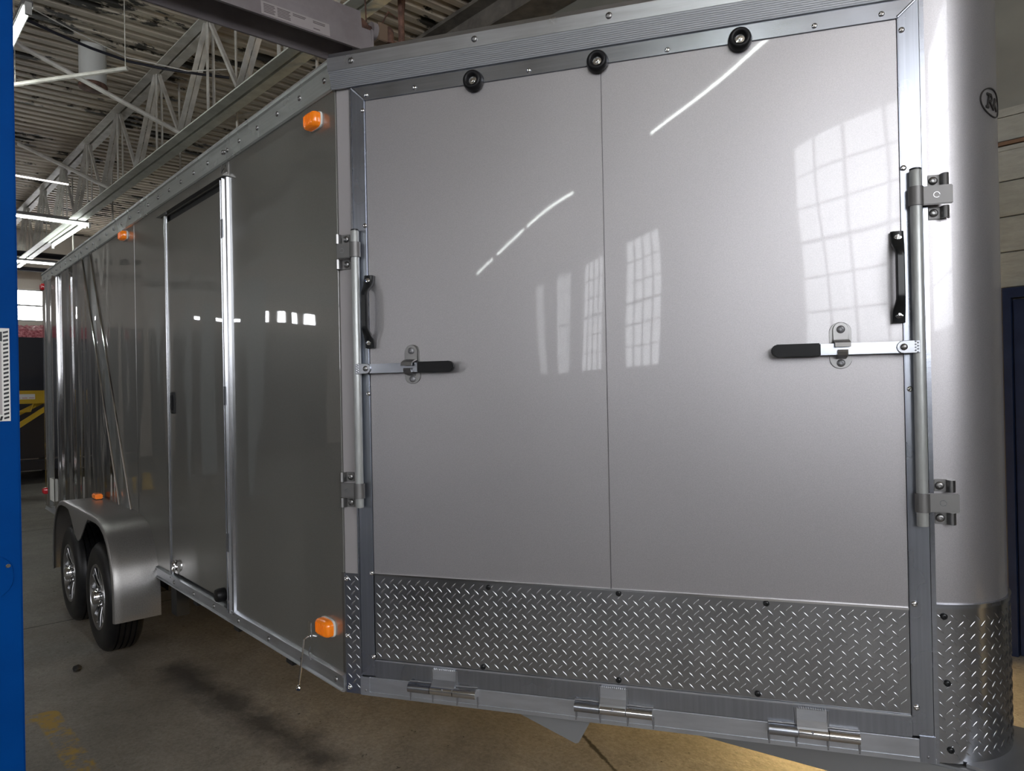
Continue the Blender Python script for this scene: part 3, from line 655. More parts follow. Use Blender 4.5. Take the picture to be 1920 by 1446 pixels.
# nose fascia: flat band over a ribbed cove
pf = [(-.02,2.713),(.040,2.713),(.042,2.76),(.034,2.764),(.030,2.78),(-.02,2.78)]
fa = fin(prism(B(), lambda a, b, c: F(c, b, a), pf, -.012, 1.907), 'nose_fascia', 'fascia_aluminum', TR)
pc = [(-.02,2.662),(.008,2.662),(.012,2.655),(.020,2.655),(.042,2.711),(-.02,2.711)]
cv = fin(prism(B(), lambda a, b, c: F(c, b, a), pc, -.008, 1.907), 'ribbed_cove', 'ribbed_aluminum', TR)
bm = B()
for k in range(9):
    u = .012 + k*.0035; z = 2.660 + k*.0056
    oo = .0215 + (k/9)*.0195
    bx(bm, F, -.006, 1.905, z, z+.0022, oo, oo+.0025)
o = fin(bm, 'cove_ribs', 'ribbed_aluminum', cv); o['kind'] = 'stuff'
for t_ in (.085, .555, 1.012, 1.45, 1.85): inst('screw', SC_rail, MF(t_, 2.738, .041), fa)
def arcstrip(bm, z0, z1, o0, o1, a0=0, a1=ARC, n_=22):
    g = []
    for k in range(n_+1):
        a = a0 + (a1-a0)*k/n_; g.append([bm.verts.new(N(a, z, o)) for z, o in ((z0,o0),(z0,o1),(z1,o1),(z1,o0))])
    for A, C in zip(g, g[1:]):
        for i in range(4): bm.faces.new((A[i], A[(i+1)%4], C[(i+1)%4], C[i]))
    bm.faces.new(g[0]); bm.faces.new(g[-1]); return bm
# corner post between side and door frame, with tread plate guard at its foot
fin(bx(B(), F, .0, .060, .46, 2.662, -.03, .003), 'corner_post', 'corner_post_paint', TR, bevel=.002)
fin(bx(B(), F, .058, .065, .46, 2.66, -.03, .012), 'door_jamb', 'frame_rail_aluminum', TR)
fin(bx(B(), F, 1.896, 1.908, .46, 2.66, -.03, .012), 'door_jamb', 'frame_rail_aluminum', TR)
# lugs of tread plate
def lug(bm, m, a, z, ang, L=.0140, W=.0026, Hh=.0019, o=0):
    ca, sa = math.cos(ang), math.sin(ang); pts = []
    for u, v in ((-L,0),(-L*.55,-W*.8),(0,-W),(L*.55,-W*.8),(L,0),(L*.55,W*.8),(0,W),(-L*.55,W*.8)): pts.append(bm.verts.new(m(a+u*ca-v*sa, z+u*sa+v*ca, o)))
    r1 = bm.verts.new(m(a-L*.5*ca, z-L*.5*sa, o+Hh)); r2 = bm.verts.new(m(a+L*.5*ca, z+L*.5*sa, o+Hh)); 
    for f in ((0,1,r1),(1,2,r1),(2,r2,r1),(2,3,r2),(3,4,r2),(4,5,r2),(5,6,r2),(6,r1,r2),(6,7,r1),(7,0,r1)):
        bm.faces.new([pts[i] if isinstance(i, int) else i for i in f])
def lugs(m, a0, a1, z0, z1, parent, o=0, px=.034, pz=.0355, ph=0):
    bm = B(); i = 0; a = a0+.012+ph
    while a < a1-.008:
        z = z0+.014
        while z < z1-.010: lug(bm, m, a, z, R(-47), o=o); z += pz
        if a+px/2 < a1-.010:
            z = z0+.014+pz/2
            while z < z1-.010: lug(bm, m, a+px/2, z, R(47), o=o); z += pz
        a += px
    ob = fin(bm, 'tread_lugs', 'tread_lug', parent, smooth=True, auto=179); ob['kind'] = 'stuff'; return ob
cg = fin(bx(bx(B(), F, -.006, .066, .458, .893, -.02, .007), S, -.012, .004, .458, .893, -.01, .009), 'corner_guard', 'tread_plate', TR)
lugs(F, .004, .064, .47, .89, cg, .0072)
for z_ in (.872, .665, .478): inst('screw', SC_frame, MF(.008+(.0 if z_ > .5 else .006), z_, .008), cg)
# round nose: painted cap, tread guard, trim
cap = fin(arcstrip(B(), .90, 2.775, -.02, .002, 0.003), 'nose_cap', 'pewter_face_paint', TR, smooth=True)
ng = fin(arcstrip(B(), .462, .905, -.02, .007, 0.0), 'nose_guard', 'tread_plate', TR, smooth=True)
lugs(N, .0, ARC, .47, .90, ng, .0072)
fin(arcstrip(B(), .902, .914, 0, .0105, -.0), 'guard_lip', 'frame_rail_aluminum', ng, smooth=True)
for z_, a_ in ((.88,.02), (.69,.025), (.50,.03)): inst('screw', SC_dark, MN(a_, z_, .008), ng)
# emblem on the nose cap: raised oval ring with a letter
bm = B(); EA, EZ = .232, 2.362; k_ = 40; rings = []
for i in range(k_):
    t = 2*math.pi*i/k_; rings.append([bm.verts.new(N(EA+ra_*math.cos(t), EZ+rz_*math.sin(t), o_)) for ra_, rz_, o_ in ((.066,.042,.002),(.066,.042,.005),(.0625,.039,.005),(.0625,.039,.002))])
for i in range(k_):
    A, C = rings[i], rings[(i+1) % k_]
    for j in range(4): bm.faces.new((A[j], A[(j+1)%4], C[(j+1)%4], C[j]))
em = fin(bm, 'emblem_ring', 'emblem_black', cap)
for stroke in ([(-.032,-.018),(-.022,.020)], [(-.034,.020),(-.010,.020),(-.004,.010),(-.012,.001),(-.027,.0)], [(-.020,.0),(.006,-.020)], [(-.040,-.018),(-.026,-.018)], [(.004,-.018),(.018,.016)], [(.010,.0),(.030,.014)], [(.012,.0),(.032,-.018)]):
    bm = B()
    for (u0,v0),(u1,v1) in zip(stroke, stroke[1:]):
        p0_, p1_ = N(EA+u0, EZ+v0, .004), N(EA+u1, EZ+v1, .004); bar(bm, p0_, p1_, .0065, .003, N(EA,0,1)-N(EA,0,0))
    fin(bm, 'emblem_letter', 'emblem_black', cap)
# front sill beam under the ramp door
fs = fin(bx(B(), F, .066, 1.900, ZB, .525, -.05, .012), 'nose_sill', 'mill_aluminum', TR, bevel=.002)
fin(bx(B(), F, .066, 1.90, ZB-.001, ZB+.012, .011, .0145), 'sill_lip', 'mill_aluminum', fs)
fin(bx(B(), F, .062, .098, ZB, .525, .010, .015), 'sill_end_plate', 'mill_aluminum', fs)
fin(bx(B(), F, 1.858, 1.898, ZB, .535, .010, .015), 'sill_end_plate', 'frame_aluminum', fs)
for t_ in (.083, 1.878): inst('screw', SC_tiny, MF(t_, .477, .015), fs)

# ------------------------------------------------------------------ ramp door
DO = .012      # frame face
rd = fin(bx(B(), F, .075, 1.885, .54, 2.64, -.04, .001), 'ramp_door', 'underbody', TR)
fl = fin(bx(B(), F, .066, .119, .530, 2.655, -.02, DO), 'door_stile', 'frame_aluminum', rd, bevel=.002)
frr = fin(bx(B(), F, 1.840, 1.895, .532, 2.655, -.02, DO), 'door_stile', 'frame_aluminum', rd, bevel=.002)
ft = fin(prism(B(), F, [(.066,2.655),(.119,2.602),(1.840,2.602),(1.895,2.655)], -.02, DO+.0006), 'door_top_rail', 'frame_rail_aluminum', rd)
fb = fin(bx(B(), F, .119, 1.840, .526, .590, -.02, DO), 'door_bottom_rail', 'frame_aluminum', rd, bevel=.002)
for a_, b_ in (((.068,2.652),(.119,2.604)), ((1.893,2.652),(1.840,2.604))):
    fin(path(B(), [F(*a_, DO), F(*b_, DO)], .004, 8), 'corner_weld', 'frame_aluminum', rd, smooth=True)
for t0, t1 in ((.1195,.9755), (.9765,1.8395)):
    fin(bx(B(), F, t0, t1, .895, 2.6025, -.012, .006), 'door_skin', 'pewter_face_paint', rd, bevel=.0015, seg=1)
kp = fin(bx(B(), F, .1215, 1.838, .588, .897, -.012, .0075), 'kick_plate', 'tread_plate', rd)
lugs(F, .125, 1.835, .592, .895, kp, .0077)
fin(bx(B(), F, .1215, 1.838, .893, .899, .006, .0125), 'kick_lip', 'polished_aluminum', kp)
fin(bx(B(), F, .1215, 1.838, .585, .590, .006, .0125), 'kick_lip', 'mill_aluminum', kp)
for t_, z_ in ((.555,.876), (1.0,.885), (1.45,.884), (.53,.602), (.995,.604), (1.42,.606)): inst('screw', SC_dark, MF(t_, z_, .008), kp)
for t_, z_, pr_ in ((.128,2.619,ft), (.318,2.619,ft), (.735,2.617,ft), (1.19,2.613,ft), (1.62,2.616,ft), (1.80,2.62,ft), (.112,2.565,fl), (.113,2.15,fl), (.113,1.545,fl), (.113,.90,fl), (.115,.60,fl), (1.851,2.565,frr), (1.848,2.167,frr), (1.853,1.53,frr), (1.852,.912,frr), (1.852,.615,frr)):
    inst('screw', SC_frame, MF(t_, z_, DO), pr_)
# round rubber bumpers on the top rail
for t_ in (.540, .968, 1.408):
    b_ = fin(lathe(B(), F(t_, 2.607, DO), F(0,0,1)-F(0,0,0), [(.034,0),(.036,.004),(.033,.020),(.030,.027),(.024,.029),(.018,.026),(.014,.012),(.013,.010)], 32), 'rubber_bumper', 'black_rubber', rd, smooth=True, auto=60)
    # sub-parts of the door keep to three levels
    fin(lathe(B(), F(t_, 2.607, DO+.008), F(0,0,1)-F(0,0,0), [(.0135,0),(.0135,.0045),(.0065,.005),(.006,.010),(.003,.0105)], 20), 'bumper_washer', 'chrome', rd, smooth=True, auto=40)
# lock rods
def lock_rod(t_, z0, z1, r):
    return fin(lathe(B(), F(t_, z0, DO+.022), (0,0,1), [(r*.9,0),(r,.003),(r,z1-z0-.003),(r*.9,z1-z0)], 24), 'lock_rod', 'galvanized_rod', rd, smooth=True, auto=60)
RL, RR_ = (.0835, 1.8735)
lock_rod(RL, 1.138, 2.130, .0145); lock_rod(RR_, 1.140, 2.152, .0155)
for t_, z_, r in ((RL,2.13,.0146), (RR_,2.152,.0156)): fin(lathe(B(), F(t_, z_, DO+.022), (0,0,1), [(r,0),(r,.004),(r*.7,.006)], 24), 'rod_cap', 'black_plastic', rd, smooth=True)
def keeper(t_, sg, zc_, M_, reach=.09):
    """bracket that holds the end of a lock rod on the post beside the door"""
    h = lambda a, z, o: M_(t_ + sg*a, z, o)
    k = fin(bx(B(), h, .016, reach, zc_-.027, zc_+.027, .028, .036), 'rod_keeper', 'cast_steel', TR, bevel=.0025)
    for z0, z1 in ((zc_+.029, zc_+.064), (zc_-.064, zc_-.029)): fin(bx(B(), h, .036, .072, z0, z1, .002, .007), 'keeper_foot', 'cast_steel', k, bevel=.0022)
    for s in (-1, 1):
        pts = []
        for i in range(9):
            an = math.pi*i/8; pts.append((.078-.012*math.cos(an), .003+.026*math.sin(an)))
        pts += [(.086,.003),(.082,.012),(.078,.022),(.074,.012),(.070,.003)]
        z0, z1 = (zc_+.029, zc_+.063) if s > 0 else (zc_-.063, zc_-.029)
        fin(prism(B(), lambda a, b, c: h(a, c, b), pts, z0, z1), 'keeper_roll', 'zinc_steel', k, smooth=True, auto=45)
    org = M_(t_, zc_-.027, 0); c_ = F(t_, zc_-.027, DO+.022)
    fin(lathe(B(), c_, (0,0,1), [(.016,0),(.0195,.0005),(.0195,.0535),(.016,.054)], 24), 'keeper_collar', 'cast_steel', k, smooth=True, auto=40)
    for dz in (.046, -.046):
        fin(lathe(B(), h(.050, zc_+dz, .007), M_(t_,0,1)-M_(t_,0,0), [(.0115,0),(.0115,.003),(.009,.006),(.0045,.007),(.004,.004)], 18), 'keeper_bolt', 'zinc_steel', k, smooth=True, auto=40)
    # stamped mark
    bm = B()
    for i in range(9):
        an = 2*math.pi*i/10; bar(bm, h(.052+.008*math.cos(an), zc_+.008*math.sin(an), .0362), h(.052+.008*math.cos(an+.6), zc_+.008*math.sin(an+.6), .0362), .0016, .001, M_(t_,0,1)-M_(t_,0,0))
    fin(bm, 'stamped_mark', 'rim_machined', k)
keeper(RL, -1, 2.062, F, .075); keeper(RL, -1, 1.198, F, .075); keeper(RR_, 1, 2.077, F, .093); keeper(RR_, 1, 1.207, F, .093)
# cam bars
def cam_bar(t_rod, sg, t_pl, g0, g1, z):
    h = lambda a, zz, o: F(t_rod + sg*a, zz, o)
    pa, ga, gb = abs(t_pl-t_rod), abs(g0-t_rod), abs(g1-t_rod)
    n = F(0,0,1)-F(0,0,0)
    cbar = fin(bx(B(), h, .035, ga+.01, z-.0165, z+.0165, .040, .046), 'cam_bar', 'polished_aluminum' if False else 'frame_rail_aluminum', rd, bevel=.002)
    pts = [(ga-.004, z-.019), (gb-.018, z-.019)] + [(gb-.018+.019*math.sin(math.pi*i/10), z-.019*math.cos(math.pi*i/10)) for i in range(1, 10)] + [(gb-.018, z+.019), (ga-.004, z+.019)]
    fin(prism(B(), h, pts, .034, .052), 'cam_grip', 'black_rubber', rd, bevel=.004)
    ear = [(.0, z-.018), (.042, z-.018)] + [(.042+.018*math.sin(math.pi*i/8), z-.018*math.cos(math.pi*i/8)) for i in range(1, 8)] + [(.042, z+.018), (.0, z+.018)]
    fin(prism(B(), h, ear, .046, .051), 'cam_ear', 'mill_aluminum', rd, bevel=.001, seg=1)
    fin(lathe(B(), h(.042, z, .051), n, [(.0095,0),(.0095,.003),(.007,.006),(.003,.0075)], 16), 'pivot_rivet', 'zinc_steel', rd, smooth=True)
    bm = B()
    for i in range(8):
        bmesh.ops.create_icosphere(bm, subdivisions=1, radius=.0042, matrix=Matrix.Translation(h(.006+.006*(i % 2), z-.015+i*.0043, .049)))
    fin(bm, 'weld_bead', 'mill_aluminum', rd, smooth=True)
    # catch plate with hasp
    zc_ = z + .012; w_, hh = .030, .072
    pts = [(pa+w_*math.cos(t), zc_+hh-w_+w_*math.sin(t)*.9) for t in [math.pi*i/10 for i in range(11)]] + [(pa+w_*math.cos(t), zc_-hh+w_+w_*math.sin(t)*.9) for t in [math.pi+math.pi*i/10 for i in range(11)]]
    fin(prism(B(), h, pts, .006, .010), 'catch_plate', 'zinc_steel', rd, bevel=.001, seg=1)
    ptsu = [(pa+.021*math.cos(t), zc_+hh-.025+.021*math.sin(t)) for t in [math.pi*i/10 for i in range(11)]] + [(pa-.021, zc_+.012), (pa+.021, zc_+.012)]
    fin(prism(B(), h, ptsu, .014, .0175), 'catch_hasp', 'zinc_steel', rd, bevel=.001, seg=1)
    arch = [(zc_+.014, .014), (zc_+.010, .035), (zc_+.004, .054), (zc_-.006, .058), (zc_-.006, .062), (zc_+.006, .059), (zc_+.014, .038), (zc_+.018, .014)]
    fin(prism(B(), lambda a, b, c: h(c, a, b), arch, pa-.021, pa+.021), 'hasp_hook', 'zinc_steel', rd)
    arch2 = [(zc_-.040, .010), (zc_-.036, .034), (zc_-.030, .052), (zc_-.020, .056), (zc_-.014, .053), (zc_-.020, .050), (zc_-.028, .044), (zc_-.030, .010)]
    fin(prism(B(), lambda a, b, c: h(c, a, b), arch2, pa-.014, pa+.014), 'catch_tooth', 'zinc_steel', rd)
    for dz, oo in ((.047, .0175), (-.052, .010)):
        fin(lathe(B(), h(pa, zc_+dz, oo), n, [(.0115,0),(.0115,.003),(.0085,.006),(.0045,.007),(.004,.004)], 16), 'catch_bolt', 'weld', rd, smooth=True, auto=40)
cam_bar(RL, 1, .288, .328, .458, 1.634); cam_bar(RR_, -1, 1.673, 1.610, 1.478, 1.650)
# grab handles
def grab(t_, z0, z1):
    n = F(0,0,1)-F(0,0,0); zm = (z0+z1)/2; L = (z1-z0)/2
    prof_ = []
    for i in range(25):
        u = -1 + 2*i/24; au = abs(u)
        if au > .80: oo, wd, th = .007+.004*(1-(au-.8)/.2), .0165, .009
        else:
            s = (.80-au)/.80; s = min(1, s/.42); s = s*s*(3-2*s); oo, wd, th = .013+.030*s, .0165-.0055*s, .0095
        prof_.append((zm+u*L, oo+DO, wd, th))
    bm = B(); rings = []
    for z, o_, wd, th in prof_:
        rings.append([bm.verts.new(F(t_+a*wd, z, max(o_+b*th, .006))) for a, b in ((-1,-1),(1,-1),(1,.5),(.7,1),(-.7,1),(-1,.5))])
    for A, C in zip(rings, rings[1:]):
        for k in range(6): bm.faces.new((A[k], A[(k+1)%6], C[(k+1)%6], C[k]))
    bm.faces.new(rings[0]); bm.faces.new(rings[-1])
    fin(bm, 'grab_handle', 'black_plastic', rd, smooth=True, auto=50)
    for z in (z0+.021, z1-.021):
        fin(lathe(B(), F(t_, z, DO+.0165), n, [(.0105,0),(.0105,.0025),(.006,.003),(.0055,.006),(.002,.0065)], 16), 'handle_screw', 'chrome', rd, smooth=True, auto=40)
grab(.1285, 1.708, 1.968); grab(1.826, 1.721, 1.984)
# ramp hinges
for (t0, t1, a0, a1) in ((.257,.511,.346,.432), (.851,1.104,.935,1.02), (1.448,1.701,1.529,1.613)):
    zh_ = .512; oh = .026
    hb = fin(prism(B(), lambda a, b, c: F(c, a, b), [(.580,.012),(.582,.016),(.545,.017),(.530,.032),(.520,.040),(.512,.036),(.514,.020),(.530,.012)], a0, a1), 'hinge_leaf', 'mill_aluminum', rd)
    ln = (t1-t0)/3
    for i in range(3):
        x0_, x1_ = t0+i*ln+.0007, t0+(i+1)*ln-.0007
        fin(lathe(B(), F(x0_, zh_, oh), F(1,0)-F(0,0), [(.011,0),(.0165,.0005),(.0165,x1_-x0_-.0005),(.011,x1_-x0_)], 24), 'hinge_knuckle', 'polished_aluminum' if i != 0 else 'frame_rail_aluminum', rd, smooth=True, auto=50)
    inst('screw', SC_tiny, MF((a0+a1)/2, .520, .040), rd)
    bm = B()
    for i in range(12): bmesh.ops.create_icosphere(bm, subdivisions=1, radius=.0045, matrix=Matrix.Translation(F(a0+.006+i*(a1-a0-.012)/11, .581, .016)))
    fin(bm, 'weld_bead', 'mill_aluminum', rd, smooth=True)
    for tt in (t0+.002, a0-.002, a1+.002, t1-.001):
        fin(path(B(), [F(tt+rnd.uniform(-.001,.001), z, .0125) for z in (.462,.475,.488,.500)], .0034, 6), 'weld_seam', 'weld', rd)
    for x0_, x1_ in ((t0, a0), (a1, t1)): fin(path(B(), [F(x0_+(x1_-x0_)*i/6, .5285+rnd.uniform(-.001,.001), .0125) for i in range(7)], .0036, 6), 'weld_seam', 'weld', rd)
    for tt in (a0-.003, a1+.003): fin(path(B(), [F(tt+rnd.uniform(-.001,.001), z, .0125) for z in (.530,.545,.560,.578)], .0036, 6), 'weld_seam', 'weld', rd)

# ------------------------------------------------------------------ side entry door
sd = fin(bx(B(), S, -2.005, -1.135, ZS+.03, 2.545, -.012, .006), 'side_door', 'pewter_side_paint', TR, bevel=.002)
fin(prism(B(), lambda a, b, c: S(a, c, b), [(-2.032,.0),(-2.032,.010),(-2.022,.016),(-2.012,.016),(-2.004,.008),(-2.004,0)], ZS-.01, 2.585), 'door_edge_trim', 'hinge_aluminum', sd, smooth=True, auto=60)
hg = fin(prism(B(), lambda a, b, c: S(a, c, b), [(-1.140,0),(-1.140,.012),(-1.118,.022),(-1.112,.012),(-1.104,.012),(-1.098,.024),(-1.082,.026),(-1.076,.014),(-1.062,.012),(-1.056,.020),(-1.048,.016),(-1.046,0)], ZS-.008, 2.585), 'door_hinge_strip', 'hinge_aluminum', sd, smooth=True, auto=40)
for k in range(16): inst('screw', SC_tiny, MS(-1.069, .56+k*.13, .013), sd)
for z_ in (.80, 1.50, 2.30): fin(bx(B(), S, -1.100, -1.080, z_, z_+.09, .022, .0275), 'hinge_knuckle', 'frame_rail_aluminum', sd)
dr = fin(prism(B(), lambda a, b, c: S(c, b, a), [(0,2.66),(.006,2.66),(.010,2.612),(.034,2.592),(.034,2.588),(.004,2.590),(0,2.586)], -2.11, -1.045), 'drip_rail', 'pewter_side_paint', TR)
for k in range(9): inst('screw', SC_tiny, MS(-2.07+k*.125, 2.602, .018), dr)
# broken drip cap end
fin(path(B(), [S(-1.09,2.635,.012), S(-1.06,2.60,.035), S(-1.03,2.592,.045), S(-1.01,2.625,.050)], .003, 6), 'drip_clip', 'zinc_steel', dr)
fin(prism(B(), S, [(-1.075,2.60),(-1.035,2.60),(-1.045,2.65),(-1.055,2.632),(-1.065,2.645)], .010, .013), 'drip_end', 'zinc_steel', dr)
# flush latch
lt = fin(bx(B(), S, -1.965, -1.895, 1.448, 1.572, .004, .014), 'flush_latch', 'black_plastic', sd, bevel=.006, seg=3)
fin(bx(B(), S, -1.942, -1.918, 1.468, 1.552, .012, .022), 'latch_paddle', 'black_rubber', sd, bevel=.004)
# hasp at the foot of the door, and the rubber door stop
fin(bx(B(), S, -1.955, -1.895, .545, .615, .006, .012), 'hasp_plate', 'chrome', sd, bevel=.002)
fin(path(B(), [S(-1.925+.022*math.cos(t), .585+.028*math.sin(t), .022) for t in [2*math.pi*i/14 for i in range(14)]], .006, 6), 'hasp_loop', 'chrome', sd, smooth=True)
fin(lathe(B(), S(-1.19, .575, .005), (0,-1,0), [(.030,0),(.033,.006),(.033,.035),(.029,.045),(.018,.048)], 24), 'door_stop', 'black_rubber', sd, smooth=True, auto=50)
# marker lights
def marker(M_, a, z, w_, h_, lens, parent, oval=True, depth=.03):
    n = M_(a,z,1)-M_(a,z,0)
    pts = []
    for i in range(28):
        t = 2*math.pi*i/28; c_, s__ = math.cos(t), math.sin(t); e = .55
        pts.append((math.copysign(abs(c_)**e, c_), math.copysign(abs(s__)**e, s__)))
    bm = B(); prism(bm, lambda u, v, c: M_(a+u*w_*1.06, z+v*h_*1.06, c), pts, .004, .013)
    b_ = fin(bm, 'marker_base', 'white_plastic', parent, bevel=.001, seg=1)
    bm = B(); rings = []
    for sc_, o_ in ((1,.013),(1,.013+depth*.55),(.93,.013+depth*.8),(.75,.013+depth),(.3,.013+depth*1.02)):
        rings.append([bm.verts.new(M_(a+u*w_*sc_, z+v*h_*sc_, o_)) for u, v in pts])
    for A, C in zip(rings, rings[1:]):
        for k in range(28): bm.faces.new((A[k], A[(k+1)%28], C[(k+1)%28], C[k]))
    bm.faces.new(rings[0]); bm.faces.new(rings[-1])
    fin(bm, 'marker_lens', lens, b_, smooth=True, auto=40)
    bm = B()
    for k in range(-3, 4): bx(bm, lambda u, v, c: M_(a+u, z+v, c), k*w_*.2-.0015, k*w_*.2+.0015, -h_*.6, h_*.6, .013+depth*.95, .013+depth*1.06)
    fin(bm, 'lens_ribs', lens, b_)
marker(S, -.150, 2.585, .048, .031, 'amber_lens', TR)
marker(S, -2.88, 2.62, .055, .030, 'amber_lens', TR)
marker(S, -.125, .668, .052, .032, 'amber_lens', TR)
marker(S, -5.84, 2.63, .05, .034, 'red_lens', TR)
marker(S, -5.85, .645, .045, .032, 'red_lens', TR, depth=.035)
fin(bx(B(), S, -5.62, -5.44, .58, .79, .022, .026), 'white_patch', 'white_plastic', TR, bevel=.002, seg=1)
# door holdback hook
hbk = fin(bx(B(), S, -.294, -.266, .585, .650, .005, .010), 'holdback_plate', 'chrome', TR, bevel=.002)
fin(path(B(), [S(-.285,.592,.014), S(-.283,.586,.030), S(-.30,.50,.034), S(-.325,.395,.036)], .0045, 8), 'holdback_rod', 'chrome', hbk, smooth=True)
fin(path(B(), [S(-.325+.014*math.cos(t), .385+.010*math.sin(t), .036+.006*math.sin(2*t)) for t in [.3+4.8*i/12 for i in range(13)]], .004, 6), 'holdback_hook', 'chrome', hbk, smooth=True)
fin(path(B(), [S(-.262,.560,.016), S(-.266,.535,.020), S(-.25,.510,.02)], .003, 6), 'holdback_pin', 'zinc_steel', hbk)

# ------------------------------------------------------------------ fender and wheels
AX, RT, FO = (-2.77, -3.617), .345, .255
RZ = RT+G
fc = -3.19
def fender():
    half = [(.935,.235),(.935,.33),(.928,.42),(.905,.52),(.865,.61),(.805,.69),(.725,.75),(.63,.785),(.53,.798),(.40,.80),(.30,.80),(.22,.80),(.15,.80),(.08,.80),(.03,.80)]
    P = [(fc+a, z) for a, z in half] + [(fc, .80)] + [(fc-a, z) for a, z in reversed(half)]
    Q = []
    for i, (x, z) in enumerate(P):
        a, c = P[max(i-1,0)], P[min(i+1,len(P)-1)]
        dx, dz = c[0]-a[0], c[1]-a[1]; L = math.hypot(dx, dz); nx, nz = -dz/L, dx/L     # inward is down / to the middle
        if nz > 0: nx, nz = -nx, -nz
        off = .032
        u = 1-min(1, abs(x-fc)/.34); dip = .185*(u*u*(3-2*u))
        if z < .36 and abs(dx) < .02: nx, nz = (-1 if x > fc else 1), 0
        Q.append((x+nx*off, z+nz*off-dip))
    bm = B(); g = []
    for (x, z), (qx, qz) in zip(P, Q):
        ix, iz = qx-x, qz-z; L = max(math.hypot(ix, iz), 1e-4); ix, iz = ix/L, iz/L
        g.append([bm.verts.new(S(*c)) for c in ((x,z,0),(x,z,FO-.05),(x,z,FO-.018),(x+ix*.004,z+iz*.004,FO-.006),(x+ix*.015,z+iz*.015,FO),(qx,qz,FO),(qx,qz,FO-.006),(x+ix*.016,z+iz*.016,FO-.012),(x+ix*.004,z+iz*.004,FO-.03),(x+ix*.004,z+iz*.004,0))])
    for A, C in zip(g, g[1:]):
        for k in range(9): bm.faces.new((A[k], A[k+1], C[k+1], C[k]))
    for r in (g[0], g[-1]): bm.faces.new(r)
    return fin(bm, 'fender', 'fender_paint', TR, smooth=True, auto=40)
fd = fender()
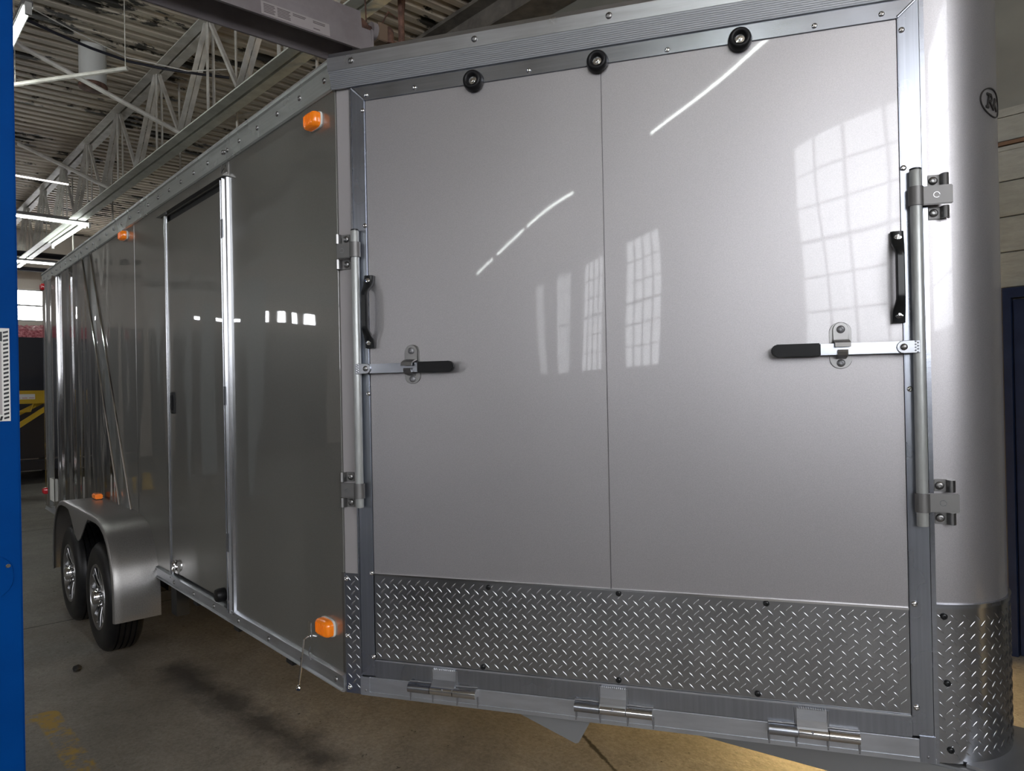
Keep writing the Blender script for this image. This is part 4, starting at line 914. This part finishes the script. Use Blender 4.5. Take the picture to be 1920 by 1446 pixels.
# amber lamp on the fender top
marker(lambda a, z, o: Vector((a, z, .80+o)), -3.55, -.10, .05, .02, 'amber_lens', fd, depth=.03) if False else None
fin(bx(B(), ID, -3.62,-3.52, -.075,-.035, .80,.806), 'lamp_foot', 'black_plastic', fd)
fin(bx(B(), ID, -3.625,-3.515, -.08,-.03, .806,.842), 'fender_lamp', 'amber_lens', fd, bevel=.006)
def wheel(x, side):
    yo = -.235 if side < 0 else YW+.235; dirn = 1 if side < 0 else -1
    org = Vector((x, yo, RZ)); ax = Vector((0, dirn, 0)); W_ = .205
    pr = [(.195,.018),(.205,.004),(.24,-.004),(.285,-.002),(.318,.010),(.333,.022),(.341,.034)]
    gro = [.060,.092,.124,.154]
    h = .040
    for gq in gro: pr += [(.345,gq-.010),(.334,gq-.008),(.334,gq-.002),(.345,gq)]
    pr += [(.341,W_-.034),(.333,W_-.022),(.318,W_-.010),(.285,W_+.002),(.24,W_+.004),(.205,W_-.004),(.195,W_-.018)]
    t_ = fin(lathe(B(), org, ax, pr, 56, cap=False), 'tire', 'tire_rubber', TR, smooth=True, auto=25)
    fin(lathe(B(), org, ax, [(.207,.006),(.203,.000),(.190,.002),(.184,.020),(.178,.09),(.178,.19),(.20,.198)], 48, cap=False), 'rim_barrel', 'rim_machined', t_, smooth=True)
    fin(lathe(B(), org, ax, [(.18,.085),(.02,.080),(.0,.080)], 40, cap=False), 'rim_back', 'rim_black', t_, smooth=True)
    fin(lathe(B(), org, ax, [(.072,.055),(.070,.030),(.058,.020),(.047,.018)], 32), 'hub_dish', 'rim_machined', t_, smooth=True)
    fin(lathe(B(), org, ax, [(.046,.030),(.045,-.012),(.041,-.022),(.032,-.025)], 28), 'hub_cap', 'chrome', t_, smooth=True, auto=40)
    for k in range(7):
        for s in (-1, 1):
            an = 2*math.pi*(k+.1)/7 + s*.15; an2 = 2*math.pi*(k+.1)/7 + s*.24
            e1, e2 = Vector((math.cos(an),0,math.sin(an))), Vector((math.cos(an2),0,math.sin(an2)))
            p0_, p1_ = org + e1*.060 + ax*.028, org + e2*.188 + ax*.010
            bm = B(); d = (p1_-p0_).normalized(); sd_ = d.cross(ax).normalized()
            vs_ = []
            for q, w0, dp in ((p0_,.0065,.03), ((p0_+p1_)/2 + ax*-.004,.006,.028), (p1_,.009,.02)):
                vs_.append([bm.verts.new(q + sd_*w0*a + ax*b*dp) for a, b in ((-1,.15),(-.5,0),(.5,0),(1,.15),(.8,1),(-.8,1))])
            for A, C in zip(vs_, vs_[1:]):
                for j in range(6): bm.faces.new((A[j], A[(j+1)%6], C[(j+1)%6], C[j]))
            bm.faces.new(vs_[0]); bm.faces.new(vs_[-1])
            fin(bm, 'spoke', 'rim_machined', t_)
        an = 2*math.pi*(k+.6)/7
        fin(lathe(B(), org + Vector((math.cos(an),0,math.sin(an)))*.054 + ax*.018, -ax, [(.008,0),(.008,.012),(.005,.016)], 8), 'lug_nut', 'chrome', t_)
for x in AX: wheel(x, -1)
for x in AX:
    fin(lathe(B(), Vector((x, YW+.235, RZ)), (0,-1,0), [(.1,.02),(.2,.004),(.318,.01),(.345,.04),(.345,.165),(.318,.195),(.2,.2),(.1,.19)], 36), 'tire', 'tire_rubber', TR, smooth=True)
    fin(cyl(B(), (x,.0,RZ), (x,YW,RZ), .045, 12), 'axle', 'underbody', TR)
    fin(bx(B(), ID, x-.25, x+.25, .12, .20, .30, .40), 'spring_hanger', 'underbody', TR)
for yy in (.30, YW-.30): fin(bx(B(), ID, XR+.1, -.2, yy-.04, yy+.04, .34, .44), 'frame_rail', 'underbody', TR)
for x in [-.6-.6*i for i in range(9)]: fin(bx(B(), ID, x-.03, x+.03, .05, YW-.05, .38, .45), 'crossmember', 'underbody', TR)
fin(bx(B(), ID, -2.16, -2.06, .03, .10, .26, .46), 'hanger_bracket', 'underbody', TR)
# tongue and the triangular gusset below the sill
pa_, pb_ = Vector((.75,.765,.40)), Vector((2.55,1.17,.40))
fin(bar(B(), pa_+Vector((0,.05,0)), pb_+Vector((0,.05,0)), .08, .11), 'tongue_beam', 'steel_tongue', TR, bevel=.006)
fin(bar(B(), (.75,YW-.815,.40), (2.55,YW-1.22,.40), .08, .11), 'tongue_beam', 'steel_tongue', TR, bevel=.006)
fin(bx(B(), ID, 2.3, 2.95, YC-.05, YC+.05, .38, .46), 'coupler', 'steel_tongue', TR, bevel=.01)
fin(bx(B(), ID, 1.70, 2.05, YC-.18, YC+.18, .456, .466), 'tongue_plate', 'mill_aluminum', TR)
fin(cyl(B(), (2.2,YC,.12), (2.2,YC,.85), .028, 16), 'jack_post', 'galvanized_rod', TR, smooth=True)
fin(cyl(B(), (2.2,YC,G), (2.2,YC,.12), .09, 16, .03), 'jack_foot', 'galvanized_rod', TR, smooth=True)
fin(prism(B(), F, [(.55,.462),(.905,.462),(.845,.352),(.835,.348)], -.09, -.055), 'sill_gusset', 'steel_tongue', TR)
